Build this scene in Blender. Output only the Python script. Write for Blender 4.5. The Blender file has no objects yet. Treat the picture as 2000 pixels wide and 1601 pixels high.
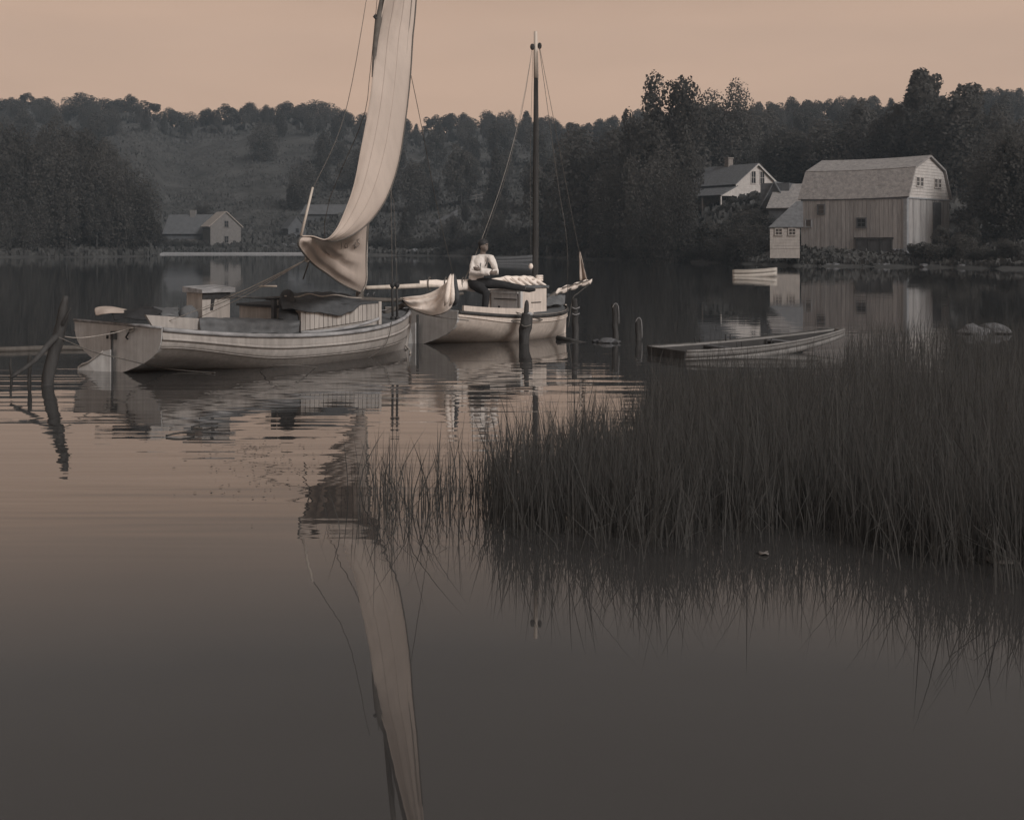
import bpy, bmesh, math, random
import numpy as np
from mathutils import Vector, Matrix, noise
random.seed(7); np.random.seed(7)
R = math.radians
SC = bpy.context.scene
COL = SC.collection
F = 2414.0; CX = 1000.0; HY = 476.0; H = 1.9          # survey of the photograph: focal length, centre, horizon, eye height

# ---------------------------------------------------------------- camera, sky, sun, exposure
cam = bpy.data.cameras.new('camera'); camo = bpy.data.objects.new('camera', cam); COL.objects.link(camo)
camo.location = (0, 0, H); camo.rotation_euler = (R(90), 0, 0)
cam.sensor_width = 36; cam.lens = 36*F/2000; cam.shift_y = -(800.5-HY)/2000
cam.clip_start = .1; cam.clip_end = 4000
SC.camera = camo

W = bpy.data.worlds.new('World'); SC.world = W; W.use_nodes = True
nt = W.node_tree; nt.nodes.clear()
def N(t, kind, **kw):
    n = t.nodes.new(kind)
    for k, v in kw.items():
        if k.startswith('i_'):
            key = k[2:]; key = int(key) if key.isdigit() else key.replace('_', ' ')
            n.inputs[key].default_value = v
        else: setattr(n, k, v)
    return n
SUN_EL, SUN_AZ = 32, 138          # soft light from behind the camera's right shoulder
sky = N(nt, 'ShaderNodeTexSky', sky_type='NISHITA', sun_disc=False, sun_elevation=R(SUN_EL), sun_rotation=R(SUN_AZ), air_density=1.0, dust_density=4.0)
bw = N(nt, 'ShaderNodeRGBToBW')
cl = N(nt, 'ShaderNodeTexNoise', i_Scale=2.6, i_Detail=6.0, i_Roughness=.6)
tc = N(nt, 'ShaderNodeTexCoord'); mp = N(nt, 'ShaderNodeMapping'); mp.inputs['Scale'].default_value = (1, 1, 5)
clr = N(nt, 'ShaderNodeMapRange', i_From_Min=.3, i_From_Max=.7, i_To_Min=4.22, i_To_Max=4.86)
mx = N(nt, 'ShaderNodeMix', data_type='FLOAT', i_0=.88)
tint = N(nt, 'ShaderNodeMix', data_type='RGBA', blend_type='MULTIPLY', i_0=1.0)
tm_ = N(nt, 'ShaderNodeMix', data_type='RGBA'); tm_.inputs[6].default_value = (1.50, 1.005, .715, 1); tm_.inputs[7].default_value = (1.14, .97, .86, 1)
bg = N(nt, 'ShaderNodeBackground', i_Strength=.1)
wo = N(nt, 'ShaderNodeOutputWorld')
L = nt.links.new
L(sky.outputs[0], bw.inputs[0]); L(tc.outputs['Generated'], mp.inputs[0]); L(mp.outputs[0], cl.inputs['Vector'])
L(cl.outputs[0], clr.inputs[0]); L(bw.outputs[0], mx.inputs[2])
sep = N(nt, 'ShaderNodeSeparateXYZ'); L(tc.outputs['Generated'], sep.inputs[0])
gr = N(nt, 'ShaderNodeMapRange', i_From_Min=.175, i_From_Max=.315, i_To_Min=1.06, i_To_Max=.46, interpolation_type='LINEAR'); L(sep.outputs[2], gr.inputs[0])   # the cloud deck is brightest low down
el_ = N(nt, 'ShaderNodeMapRange', i_From_Min=.20, i_From_Max=.31); L(sep.outputs[2], el_.inputs[0]); L(el_.outputs[0], tm_.inputs[0]); L(tm_.outputs[2], tint.inputs[7])
gm = N(nt, 'ShaderNodeMath', operation='MULTIPLY'); L(clr.outputs[0], gm.inputs[0]); L(gr.outputs[0], gm.inputs[1]); L(gm.outputs[0], mx.inputs[3])
L(mx.outputs[0], tint.inputs[6]); L(tint.outputs[2], bg.inputs[0]); L(bg.outputs[0], wo.inputs[0])

sun = bpy.data.lights.new('sun', 'SUN'); sun.energy = 2.0; sun.angle = R(22); sun.color = (1, .94, .88)
suno = bpy.data.objects.new('sun', sun); COL.objects.link(suno)
el, az = R(SUN_EL), R(SUN_AZ)
sd = Vector((math.sin(az)*math.cos(el), math.cos(az)*math.cos(el), math.sin(el)))
suno.rotation_euler = sd.to_track_quat('Z', 'Y').to_euler()
SC.view_settings.view_transform = 'Standard'; SC.view_settings.look = 'None'
SC.view_settings.exposure = 0.0; SC.view_settings.gamma = 1; SC.view_settings.use_curve_mapping = False
SC.cycles.max_bounces = 8; SC.cycles.transparent_max_bounces = 8

# ---------------------------------------------------------------- helpers
def at(px, py, d): return Vector(((px-CX)*d/F, d, H-(py-HY)*d/F))
def gd(py): return F*H/(py-HY)                       # distance of a point of the water seen on that row
def lerp(a, b, t): return a+(b-a)*t
def sm(t): t = max(0, min(1, t)); return t*t*(3-2*t)
INV = {}
HAZE = .0006
def tag(o, label=None, cat=None, group=None, kind=None):
    if label: o['label'] = label
    if cat: o['category'] = cat
    if group: o['group'] = group
    if kind: o['kind'] = kind
    return o
def empty(name, M, label=None, cat=None, group=None):
    o = bpy.data.objects.new(name, None); COL.objects.link(o); o.empty_display_size = .2
    if not isinstance(M, Matrix): M = Matrix.Translation(Vector(M))
    o.matrix_world = M; INV[o] = M.inverted()
    return tag(o, label, cat, group)
class MB:
    def __init__(s): s.v = []; s.f = []
    def add(s, vs, fs):
        n = len(s.v); s.v += [Vector(v) for v in vs]; s.f += [tuple(i+n for i in f) for f in fs]; return s
    def box(s, c, size, M=None, taper=1.0):
        x, y, z = [q/2 for q in size]; c = Vector(c)
        vs = [Vector((sx*x*(taper if sz > 0 else 1), sy*y*(taper if sz > 0 else 1), sz*z)) for sz in (-1, 1) for sy in (-1, 1) for sx in (-1, 1)]
        if M is not None: vs = [M @ v for v in vs]
        return s.add([v+c for v in vs], [(0, 2, 3, 1), (4, 5, 7, 6), (0, 1, 5, 4), (2, 6, 7, 3), (0, 4, 6, 2), (1, 3, 7, 5)])
    def corners(s, p):   # eight corners: bottom four (loop), top four (loop)
        return s.add(p, [(3, 2, 1, 0), (4, 5, 6, 7), (0, 1, 5, 4), (1, 2, 6, 5), (2, 3, 7, 6), (3, 0, 4, 7)])
    def slab(s, quad, t):  # a quad given thickness along its normal (both ways)
        q = [Vector(p) for p in quad]; n = (q[1]-q[0]).cross(q[3]-q[0]).normalized()*(t/2)
        return s.corners([p-n for p in q]+[p+n for p in q])
    def tube(s, pts, rad, n=6, cap=True):
        pts = [Vector(p) for p in pts]
        if not hasattr(rad, '__len__'): rad = [rad]*len(pts)
        base = len(s.v); ref = None
        for i, p in enumerate(pts):
            d = (pts[min(i+1, len(pts)-1)]-pts[max(i-1, 0)]).normalized()
            if ref is None: ref = d.orthogonal().normalized()
            ref = (ref-d*ref.dot(d)).normalized(); b = d.cross(ref)
            for k in range(n):
                a = 2*math.pi*k/n
                s.v.append(p+(ref*math.cos(a)+b*math.sin(a))*rad[i])
        for i in range(len(pts)-1):
            for k in range(n):
                k2 = (k+1) % n
                s.f.append((base+i*n+k, base+i*n+k2, base+(i+1)*n+k2, base+(i+1)*n+k))
        if cap:
            s.f.append(tuple(base+k for k in reversed(range(n)))); m = base+(len(pts)-1)*n
            s.f.append(tuple(m+k for k in range(n)))
        return s
    def grid(s, rows, closed=False):
        base = len(s.v); m = len(rows[0])
        for r in rows: s.v += [Vector(p) for p in r]
        for i in range(len(rows)-1):
            for j in range(m if closed else m-1):
                j2 = (j+1) % m
                s.f.append((base+i*m+j, base+i*m+j2, base+(i+1)*m+j2, base+(i+1)*m+j))
        return s
    def ell(s, c, r, M=None, n=10, m=7):
        rows = []
        for i in range(m+1):
            th = math.pi*i/m
            row = []
            for k in range(n):
                a = 2*math.pi*k/n
                v = Vector((r[0]*math.sin(th)*math.cos(a), r[1]*math.sin(th)*math.sin(a), r[2]*math.cos(th)))
                if M is not None: v = M @ v
                row.append(v+Vector(c))
            rows.append(row)
        return s.grid(rows, closed=True)
    def build(s, name, mat, parent=None, world=True, smooth=True, solid=0, label=None, bevel=0):
        me = bpy.data.meshes.new(name)
        vs = s.v
        inv = INV.get(parent)
        if parent is not None and world: vs = [inv @ v for v in vs]
        me.from_pydata([tuple(v) for v in vs], [], s.f); me.materials.append(mat)
        bm = bmesh.new(); bm.from_mesh(me)
        bmesh.ops.recalc_face_normals(bm, faces=bm.faces)
        if bevel: bmesh.ops.bevel(bm, geom=bm.edges[:], offset=bevel, segments=1, affect='EDGES')
        bm.to_mesh(me); bm.free()
        if smooth:
            for p in me.polygons: p.use_smooth = True
        o = bpy.data.objects.new(name, me); COL.objects.link(o)
        if parent is not None: o.parent = parent; INV[o] = inv
        else: INV[o] = Matrix.Identity(4)
        if solid:
            md = o.modifiers.new('thick', 'SOLIDIFY'); md.thickness = solid; md.offset = 0
        if label: o['label'] = label
        return o
def thing_mesh(mb, name, mat, label, cat, group=None, kind=None, **kw):
    c = sum(mb.v, Vector())/len(mb.v); c.z = min(v.z for v in mb.v)      # origin at its base
    mb.v = [v-c for v in mb.v]
    o = mb.build(name, mat, None, **kw); o.location = c; INV[o] = Matrix.Translation(-c)
    return tag(o, label, cat, group, kind)
def copy_tree(o, parent=None):
    c = o.copy(); COL.objects.link(c)
    if parent is not None: c.parent = parent
    for ch in o.children: copy_tree(ch, c)
    return c
def interp(tab, x):
    if x <= tab[0][0]: return tab[0][1]
    for (a, b), (c, d) in zip(tab, tab[1:]):
        if x <= c: return b+(d-b)*(x-a)/(c-a)
    return tab[-1][1]
def poly(pts, n):        # resample a polyline evenly with smooth interpolation (Catmull-Rom)
    pts = [Vector(p) for p in pts]; out = []
    for k in range(n):
        u = k/(n-1)*(len(pts)-1); i = min(int(u), len(pts)-2); t = u-i
        p0 = pts[max(i-1, 0)]; p1 = pts[i]; p2 = pts[i+1]; p3 = pts[min(i+2, len(pts)-1)]
        out.append(.5*((2*p1)+(p2-p0)*t+(2*p0-5*p1+4*p2-p3)*t*t+(3*p1-p0-3*p2+p3)*t**3))
    return out

# ---------------------------------------------------------------- materials (base colours in linear light)
def mat(name, col, rough=.8, var=.25, scale=4, stretch=(1, 1, 1), bump=0, bscale=None, spec=.3, streak=0, rand=0, translucent=0):
    m = bpy.data.materials.new(name); m.use_nodes = True; t = m.node_tree; p = t.nodes['Principled BSDF']
    p.inputs['Roughness'].default_value = rough; p.inputs['Specular IOR Level'].default_value = spec
    co = N(t, 'ShaderNodeTexCoord'); mp = N(t, 'ShaderNodeMapping'); mp.inputs['Scale'].default_value = stretch
    nz = N(t, 'ShaderNodeTexNoise', i_Scale=scale, i_Detail=6.0, i_Roughness=.6)
    t.links.new(co.outputs['Object'], mp.inputs[0]); t.links.new(mp.outputs[0], nz.inputs['Vector'])
    mr = N(t, 'ShaderNodeMapRange', i_From_Min=.28, i_From_Max=.72, i_To_Min=1-var, i_To_Max=1+var)
    t.links.new(nz.outputs[0], mr.inputs[0]); val = mr.outputs[0]
    def mul(a, b):
        q = N(t, 'ShaderNodeMath', operation='MULTIPLY'); t.links.new(a, q.inputs[0]); t.links.new(b, q.inputs[1]); return q.outputs[0]
    if streak:      # vertical weather streaks
        m2 = N(t, 'ShaderNodeMapping'); m2.inputs['Scale'].default_value = (6, 6, .5)
        n2 = N(t, 'ShaderNodeTexNoise', i_Scale=3.0, i_Detail=5.0)
        t.links.new(co.outputs['Object'], m2.inputs[0]); t.links.new(m2.outputs[0], n2.inputs['Vector'])
        r2 = N(t, 'ShaderNodeMapRange', i_From_Min=.3, i_From_Max=.7, i_To_Min=1-streak, i_To_Max=1+streak*.5)
        t.links.new(n2.outputs[0], r2.inputs[0]); val = mul(val, r2.outputs[0])
    if rand:
        oi = N(t, 'ShaderNodeObjectInfo')
        r3 = N(t, 'ShaderNodeMapRange', i_To_Min=1-rand, i_To_Max=1+rand)
        t.links.new(oi.outputs['Random'], r3.inputs[0]); val = mul(val, r3.outputs[0])
    vm = N(t, 'ShaderNodeVectorMath', operation='SCALE'); vm.inputs[0].default_value = col[:3]
    t.links.new(val, vm.inputs['Scale']); t.links.new(vm.outputs[0], p.inputs['Base Color'])
    if bump:
        nb = N(t, 'ShaderNodeTexNoise', i_Scale=bscale or scale*4, i_Detail=4.0)
        t.links.new(mp.outputs[0], nb.inputs['Vector'])
        b = N(t, 'ShaderNodeBump', i_Strength=.8, i_Distance=bump)
        t.links.new(nb.outputs[0], b.inputs['Height']); t.links.new(b.outputs[0], p.inputs['Normal'])
    if translucent:
        tr = N(t, 'ShaderNodeBsdfTranslucent'); ms = N(t, 'ShaderNodeMixShader', i_0=translucent)
        t.links.new(vm.outputs[0], tr.inputs[0])
        t.links.new(p.outputs[0], ms.inputs[1]); t.links.new(tr.outputs[0], ms.inputs[2])
        t.links.new(ms.outputs[0], t.nodes['Material Output'].inputs[0])
    return m
M = {}
M['leaf'] = mat('leaf', (.118, .117, .114), .9, .22, .8, rand=.22, spec=.05, translucent=.5)
M['leaf_far'] = mat('leaf_far', (.120, .120, .118), .9, .22, .8, rand=.22, spec=.05, translucent=.5)
M['bark'] = mat('bark', (.062, .063, .064), .95, .4, 6, (1, 1, .2), bump=.02)
M['ground'] = mat('ground', (.078, .080, .081), 1, .45, .12, bump=.3, bscale=.8, spec=.05)
M['shrub'] = mat('shrub', (.078, .080, .081), .95, .4, .15, spec=.1)
M['pale_strip'] = mat('pale_strip', (.30, .31, .33), 1, .25, 2)
M['stone'] = mat('stone', (.13, .137, .15), .95, .4, 3, bump=.04, rand=.3)
M['reed'] = mat('reed', (.088, .089, .089), .9, .35, 6, (1, 1, .3), spec=.05, translucent=.35)
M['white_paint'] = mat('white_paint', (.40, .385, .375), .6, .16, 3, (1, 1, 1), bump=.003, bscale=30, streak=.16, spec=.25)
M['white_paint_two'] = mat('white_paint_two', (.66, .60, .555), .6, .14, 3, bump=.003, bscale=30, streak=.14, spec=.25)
M['transom_paint'] = mat('transom_paint', (.56, .575, .59), .7, .14, 5, streak=.12, spec=.2)
M['worn_rail'] = mat('worn_rail', (.32, .33, .35), .8, .5, 9, (1, .4, 1), bump=.004)
M['board_paint'] = mat('board_paint', (.44, .42, .405), .8, .18, 6, (1, 1, .3), streak=.2, rand=.08)
M['dark_wood'] = mat('dark_wood', (.055, .056, .058), .8, .4, 8, (1, 1, .2), bump=.01)
M['spar'] = mat('spar', (.12, .112, .105), .6, .3, 8, (1, 1, .15), spec=.3)
M['pale_spar'] = mat('pale_spar', (.60, .55, .50), .6, .2, 8, (1, 1, .2))
M['sail'] = mat('sail', (.58, .51, .465), .95, .08, 3, (1, 1, .3), bump=.014, bscale=9, spec=.05, translucent=.12)
M['sail_ink'] = mat('sail_ink', (.19, .185, .18), .9, .2, 8)
M['furled'] = mat('furled', (.90, .83, .78), .95, .12, 7, bump=.02, bscale=10, spec=.1)
M['tarp'] = mat('tarp', (.075, .081, .089), .9, .35, 5, bump=.015, bscale=12, spec=.15)
M['grey_cloth'] = mat('grey_cloth', (.14, .15, .162), .9, .3, 6, bump=.012, bscale=14, spec=.1)
M['black_cloth'] = mat('black_cloth', (.04, .042, .046), .95, .3, 8, spec=.1)
M['rope'] = mat('rope', (.13, .125, .12), .9, .3, 20)
M['pale_rope'] = mat('pale_rope', (.36, .34, .32), .9, .3, 20)
M['iron'] = mat('iron', (.04, .042, .046), .6, .3, 20)
M['skin'] = mat('skin', (.20, .17, .155), .6, .1, 12)  # kept dark overall, the shadow on his face put into the colour
M['shirt'] = mat('shirt', (.80, .77, .75), .9, .08, 10, bump=.006, bscale=24, spec=.1)
M['barn_board'] = mat('barn_board', (.36, .36, .37), .95, .22, 2, (3, 3, .25), streak=.2, rand=.12)
M['barn_roof'] = mat('barn_roof', (.31, .305, .31), .95, .28, 3, (1, 1, 1), bump=.04, bscale=5, streak=.15)
M['barn_trim'] = mat('barn_trim', (.30, .32, .35), .9, .2, 3)
M['farm_wall'] = mat('farm_wall', (.56, .545, .54), .9, .14, 2, streak=.12)
M['farm_roof'] = mat('farm_roof', (.145, .155, .17), .95, .28, 3, bump=.03, bscale=6)
M['shed_wall'] = mat('shed_wall', (.115, .124, .138), .95, .25, 2, streak=.2)
M['cottage_wall'] = mat('cottage_wall', (.20, .195, .195), .95, .16, 2, streak=.15)
M['cottage_roof'] = mat('cottage_roof', (.36, .33, .31), .95, .15, 3)
M['dim_wall'] = mat('dim_wall', (.12, .129, .142), .95, .2, 1.2, streak=.15)
M['dim_roof'] = mat('dim_roof', (.12, .128, .14), .95, .2, 1.2)
M['brick'] = mat('brick', (.26, .24, .23), .95, .25, 6)
M['glass'] = mat('glass', (.03, .032, .036), .15, .2, 3, spec=.5)
M['pale_boat'] = mat('pale_boat', (.52, .50, .47), .7, .15, 3)
M['lily'] = mat('lily', (.20, .19, .185), .5, .2, 10)
M['punt_paint'] = mat('punt_paint', (.21, .21, .212), .85, .3, 6, (1, .5, 1), bump=.004)
M['interior'] = mat('interior', (.05, .05, .052), .9, .3, 4)

def water_mat():
    m = bpy.data.materials.new('water'); m.use_nodes = True; t = m.node_tree; p = t.nodes['Principled BSDF']
    p.inputs['Base Color'].default_value = (.046, .046, .047, 1); p.inputs['Roughness'].default_value = .015
    p.inputs['IOR'].default_value = 1.52; p.inputs['Specular IOR Level'].default_value = .5
    g = N(t, 'ShaderNodeNewGeometry'); sx = N(t, 'ShaderNodeSeparateXYZ'); t.links.new(g.outputs['Position'], sx.inputs[0])
    def noise_(scale, sxy, det=2.0, dist=0.0):
        mp = N(t, 'ShaderNodeMapping'); mp.inputs['Scale'].default_value = (sxy[0], sxy[1], 1)
        mp.inputs['Rotation'].default_value = (0, 0, sxy[2])
        nz = N(t, 'ShaderNodeTexNoise', i_Scale=scale, i_Detail=det, i_Roughness=.45, i_Distortion=dist)
        t.links.new(g.outputs['Position'], mp.inputs[0]); t.links.new(mp.outputs[0], nz.inputs['Vector']); return nz.outputs[0]
    def math_(op, a, b):
        q = N(t, 'ShaderNodeMath', operation=op)
        for i, x in enumerate((a, b)):
            if isinstance(x, (int, float)): q.inputs[i].default_value = x
            else: t.links.new(x, q.inputs[i])
        return q.outputs[0]
    ripple = noise_(1.0, (.22, 1.9, R(2)), 2.0)           # long low crests across the view
    fine = noise_(1.0, (.55, 5.2, R(-3)), 1.0)
    patch = noise_(1.0, (.05, .16, R(8)), 1.0)            # breeze patches: where the ripples are alive
    r0 = N(t, 'ShaderNodeMapRange', i_From_Min=.36, i_From_Max=.58, i_To_Min=.50, i_To_Max=1.0, interpolation_type='SMOOTHSTEP')
    t.links.new(patch, r0.inputs[0])
    near = N(t, 'ShaderNodeMapRange', i_From_Min=6.5, i_From_Max=10.8, i_To_Min=.05, i_To_Max=1.0, interpolation_type='SMOOTHSTEP')
    t.links.new(sx.outputs[1], near.inputs[0])
    far = N(t, 'ShaderNodeMapRange', i_From_Min=16.0, i_From_Max=24.0, i_To_Min=1.0, i_To_Max=.22)
    t.links.new(sx.outputs[1], far.inputs[0])
    h = math_('ADD', math_('MULTIPLY', ripple, .0135), math_('MULTIPLY', fine, .0038))
    k = math_('MULTIPLY', math_('MULTIPLY', r0.outputs[0], near.outputs[0]), far.outputs[0])
    h = math_('MULTIPLY', h, k)
    b = N(t, 'ShaderNodeBump', i_Strength=1.0, i_Distance=1.0)
    t.links.new(h, b.inputs['Height']); t.links.new(b.outputs[0], p.inputs['Normal'])
    return m
M['water'] = water_mat()

# ---------------------------------------------------------------- the pond and the land round it
wm = MB()
xs = [-900, -300, -100, -40, -15, 0, 15, 40, 100, 300, 900]; ys = [-60, 0, 8, 16, 24, 40, 80, 160, 320, 700]
wm.grid([[(x, y, 0) for x in xs] for y in ys])
tag(wm.build('water', M['water'], smooth=False), 'still pond water with low ripples reflecting the evening sky', 'water', kind='structure')

SHORE = [(-700, 170), (0, 172), (180, 176), (290, 186), (318, 226), (600, 226), (700, 205), (900, 190), (1050, 175), (1150, 150), (1300, 132), (1450, 116), (1560, 105), (1800, 100.5), (1990, 92), (2700, 70)]
RIDGE = [(-700, 420), (300, 420), (800, 400), (1200, 380), (1350, 330), (2700, 300)]
SKY = [(-700, 190), (20, 190), (60, 182), (100, 192), (125, 208), (150, 186), (190, 186), (203, 200), (240, 189), (280, 185), (310, 205), (360, 218), (400, 207), (440, 205), (470, 210),
       (490, 194), (530, 205), (560, 200), (610, 196), (660, 208), (700, 215), (720, 224), (800, 228), (815, 242), (840, 224), (870, 227), (900, 216), (960, 222), (1020, 218), (1060, 222),
       (1100, 238), (1150, 236), (1200, 226), (1240, 214), (1280, 205), (1340, 205), (1460, 206), (1510, 197), (1560, 192), (1600, 189), (1660, 186), (1690, 187), (1720, 198), (1760, 190), (1890, 178), (1940, 168), (1980, 172), (2700, 175)]
def terr(px, d):
    ds, dr = interp(SHORE, px), interp(RIDGE, px)
    zr = H+(HY-interp(SKY, px))*dr/F-6.8
    u = (d-ds)/(dr-ds)
    if u < 0: return max(-3, (d-ds)*.12)
    z = .25+min(1, (d-ds)/6)*.5+(zr-.75)*(min(u, 1)**1.12)
    if u > 1: z -= (u-1)*8
    # the bank the farmhouse stands on
    z += 2.6*math.exp(-((px-1450)/110)**2)*sm((d-122)/14)*max(0, 1-(d-140)/60)
    X = (px-CX)*d/F
    return z+.5*min(1, (d-ds)/15)*noise.noise((X*.07, d*.07, 3.1))*2
def terr_xy(x, y): return terr(CX+F*x/y, y)
def ground_at(px, py):
    d = interp(SHORE, px)+.5
    while d < 420:
        if HY-(terr(px, d)-H)*F/d <= py: return d
        d += .5
    return d
tm = MB(); ds = [60, 70, 80, 86, 90, 94, 97, 100, 102, 104, 106, 109, 112, 116, 121, 127, 133, 140, 147, 155, 163, 170, 174, 178, 182, 187, 192, 198, 205, 212, 219, 224, 227, 230, 234, 240, 248, 258, 270, 284, 300, 318, 338, 360, 385, 410, 440, 520, 700]
pxs = list(range(-700, 2721, 20))
tm.grid([[((px-CX)*d/F, d, terr(px, d)) for px in pxs] for d in ds])
tag(tm.build('hillside', M['ground'], None), 'dark scrub and rough pasture hillside rising behind the water', 'hill', kind='structure')

# pale strip at the waterline below the cottages
bm_ = MB(); top = []; bot = []
for px in range(312, 612, 10):
    d = interp(SHORE, px); j = random.uniform(-.15, .15)
    top.append(at(px, HY, d+3.0)*1); bot.append(at(px, HY, d-4.5+j))
for r, z in ((top, .42), (bot, .03)):
    for p in r: p.z = z
bm_.grid([bot, [(a+b)/2+Vector((0, 0, .05)) for a, b in zip(top, bot)], top])
tag(bm_.build('shoreline', M['pale_strip'], None, solid=.05), 'narrow pale strip along the far shore below the cottages', 'shoreline', kind='structure')

# ---------------------------------------------------------------- trees
def leafmesh(name, seed, n, lobes, leaf, ragged=.04, flat=1.0, squash=1.0):
    rng = np.random.RandomState(seed)
    # lobes: list of (centre, radius)
    C = np.array([l[0] for l in lobes], float); Rr = np.array([l[1] for l in lobes], float)
    w = Rr**2; w /= w.sum(); idx = rng.choice(len(lobes), n, p=w)
    dirs = rng.normal(size=(n, 3)); dirs[:, 2] += .15; dirs /= np.linalg.norm(dirs, axis=1)[:, None]
    rad = Rr[idx]*(.62+.38*rng.rand(n)**.5+ragged*np.abs(rng.normal(size=n))*(rng.rand(n) < .3))
    c = C[idx]+dirs*rad[:, None]*np.array([1, 1, squash])
    nrm = dirs+rng.normal(size=(n, 3))*.55; nrm /= np.linalg.norm(nrm, axis=1)[:, None]
    a = np.cross(nrm, rng.normal(size=(n, 3))); a /= np.linalg.norm(a, axis=1)[:, None]; b = np.cross(nrm, a)
    s = leaf*(.6+.8*rng.rand(n))[:, None]
    a = a*s; b = b*s*.75; zf = np.array([1, 1, .55]); a = a*zf; b = b*zf
    V = np.stack([c-a*.9-b*.5, c+a*.2-b, c+a, c-a*.1+b*.9], 1).reshape(-1, 3)
    me = bpy.data.meshes.new(name); Fc = np.arange(4*n).reshape(n, 4)
    V[:, 2] *= .985/np.percentile(V[:, 2], 99.7)
    me.from_pydata(V.tolist(), [], Fc.tolist()); return me
def make_lobes(seed, n, kind):
    rng = random.Random(seed); out = []
    for i in range(n):
        if kind == 'round':
            th = rng.uniform(0, 6.28); u = rng.uniform(-1, 1); r = math.sqrt(max(.05, 1-(.8*u)**2))*.60*rng.uniform(.5, 1.05)
            out.append(((r*math.cos(th), r*math.sin(th), .52+u*.36), rng.uniform(.18, .30)))
        elif kind == 'oval':
            th = rng.uniform(0, 6.28); u = rng.random(); r = .42*math.sin(math.pi*(.15+.8*u))*rng.uniform(.5, 1)
            out.append(((r*math.cos(th), r*math.sin(th), .25+u*.62), rng.uniform(.13, .22)))
        elif kind == 'ragged':
            th = rng.uniform(0, 6.28); u = rng.random(); r = (.55-.3*u)*rng.uniform(.3, 1.1)
            out.append(((r*math.cos(th), r*math.sin(th), .22+u*.74), rng.uniform(.08, .17)))
        elif kind == 'conifer':
            th = i*2.4; u = i/(n-1); r = (.30*(1-u)**.8)*rng.uniform(.4, 1)
            out.append(((r*math.cos(th), r*math.sin(th), .14+u*.80), .075+.08*(1-u)))
        elif kind == 'spread':
            th = rng.uniform(0, 6.28); u = rng.choice((.5, .66, .8, .92)); r = rng.uniform(.15, .62)*(1 if u < .9 else .7)
            out.append(((r*math.cos(th), r*math.sin(th), u+rng.uniform(-.03, .03)), rng.uniform(.09, .16)))
    return out
def trunkmesh(name, seed, lobes):
    rng = random.Random(seed); mb = MB()
    bend = [Vector((rng.uniform(-.03, .03), rng.uniform(-.03, .03), 0)) for _ in range(5)]
    pts = [Vector((0, 0, -.06)), Vector((0, 0, .12))+bend[0], Vector((0, 0, .35))+bend[1], Vector((0, 0, .6))+bend[2], Vector((0, 0, .85))+bend[3]]
    mb.tube(pts, [.035, .028, .022, .014, .004], 6)
    for c, r in sorted(lobes, key=lambda l: -l[1])[:9]:
        c = Vector(c); b = Vector((0, 0, max(.14, c.z-.3)))
        mb.tube([b, (b+c)/2+Vector((0, 0, -.03)), c], [.013, .008, .003], 4)
    me = bpy.data.meshes.new(name); me.from_pydata([tuple(v) for v in mb.v], [], mb.f); me.materials.append(M['bark']); return me
KINDS = {}
for k, (kind, nl, n, leaf) in enumerate([('round', 24, 6000, .034), ('round', 30, 6500, .033), ('oval', 24, 5200, .031), ('ragged', 34, 5200, .031), ('conifer', 38, 4200, .028), ('oval', 28, 5600, .031), ('spread', 24, 4200, .030), ('ragged', 50, 10000, .022), ('round', 46, 12000, .022)]):
    lb = make_lobes(100+k, nl, kind)
    c = leafmesh('crown', 200+k, n, lb, leaf, squash=.8 if kind in ('spread',) else 1); c.materials.append(M['leaf'])
    KINDS[k] = (c, trunkmesh('trunk', 300+k, lb), kind)
def tree(px, d, top_py=None, height=None, width=None, kind=0, label='', group=None, name=None, far=False, lift=0):
    x = (px-CX)*d/F; z = terr(px, d)+lift
    if height is None: height = H+(HY-top_py)*d/F-z
    height = max(height, 1.5)
    width = width or height*.8
    if group:
        sort = {'round': 'round-headed', 'oval': 'oval', 'ragged': 'ragged', 'conifer': 'pointed', 'spread': 'spreading'}[KINDS[kind][2]]
        label = sort+' '+label; group = sort+' '+group
    r = empty(name or ('pine_tree' if KINDS[kind][2] == 'conifer' else 'leafy_tree'), Matrix.LocRotScale(Vector((x, d, z)), Matrix.Rotation(random.uniform(0, 6.28), 3, 'Z').to_quaternion(), Vector((width*.62, width*.62, height))), label, 'tree', group)
    for nm, me in (('crown', KINDS[kind][0]), ('trunk', KINDS[kind][1])):
        o = bpy.data.objects.new(nm, me); COL.objects.link(o); o.parent = r
        if nm == 'crown' and far: o.material_slots[0].link = 'OBJECT'; o.material_slots[0].material = M['leaf_far']
    return r
rt = random.Random(11)
# skyline of the far ridge
def zone_label(px):
    if px < 330: return ('leafy tree on the skyline above the dark left shore', 'skyline trees at the far left')
    if px < 730: return ('leafy tree on the wooded ridge left of the tall sail', 'ridge trees left of the tall sail')
    if px < 1250: return ('leafy tree on the low ridge between the sail and the farmhouse', 'ridge trees round the bare mast')
    return ('tree on the hill crest behind the farmhouse and barn', 'crest trees behind the barn')
px = -60
while px < 2060:
    w = rt.uniform(34, 62)
    pc = px+w/2
    y = interp(SKY, pc)+rt.uniform(-4, 5); d = interp(RIDGE, pc)+rt.uniform(-8, 8)
    lb, gp = zone_label(pc)
    k = rt.choice([0, 1, 2, 5, 0, 3] if pc < 760 else [2, 5, 4, 3, 0, 2])
    tree(pc, d, top_py=y, width=w*1.5*d/F, kind=k, label=lb, group=gp, far=True)
    px += w*.66
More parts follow.
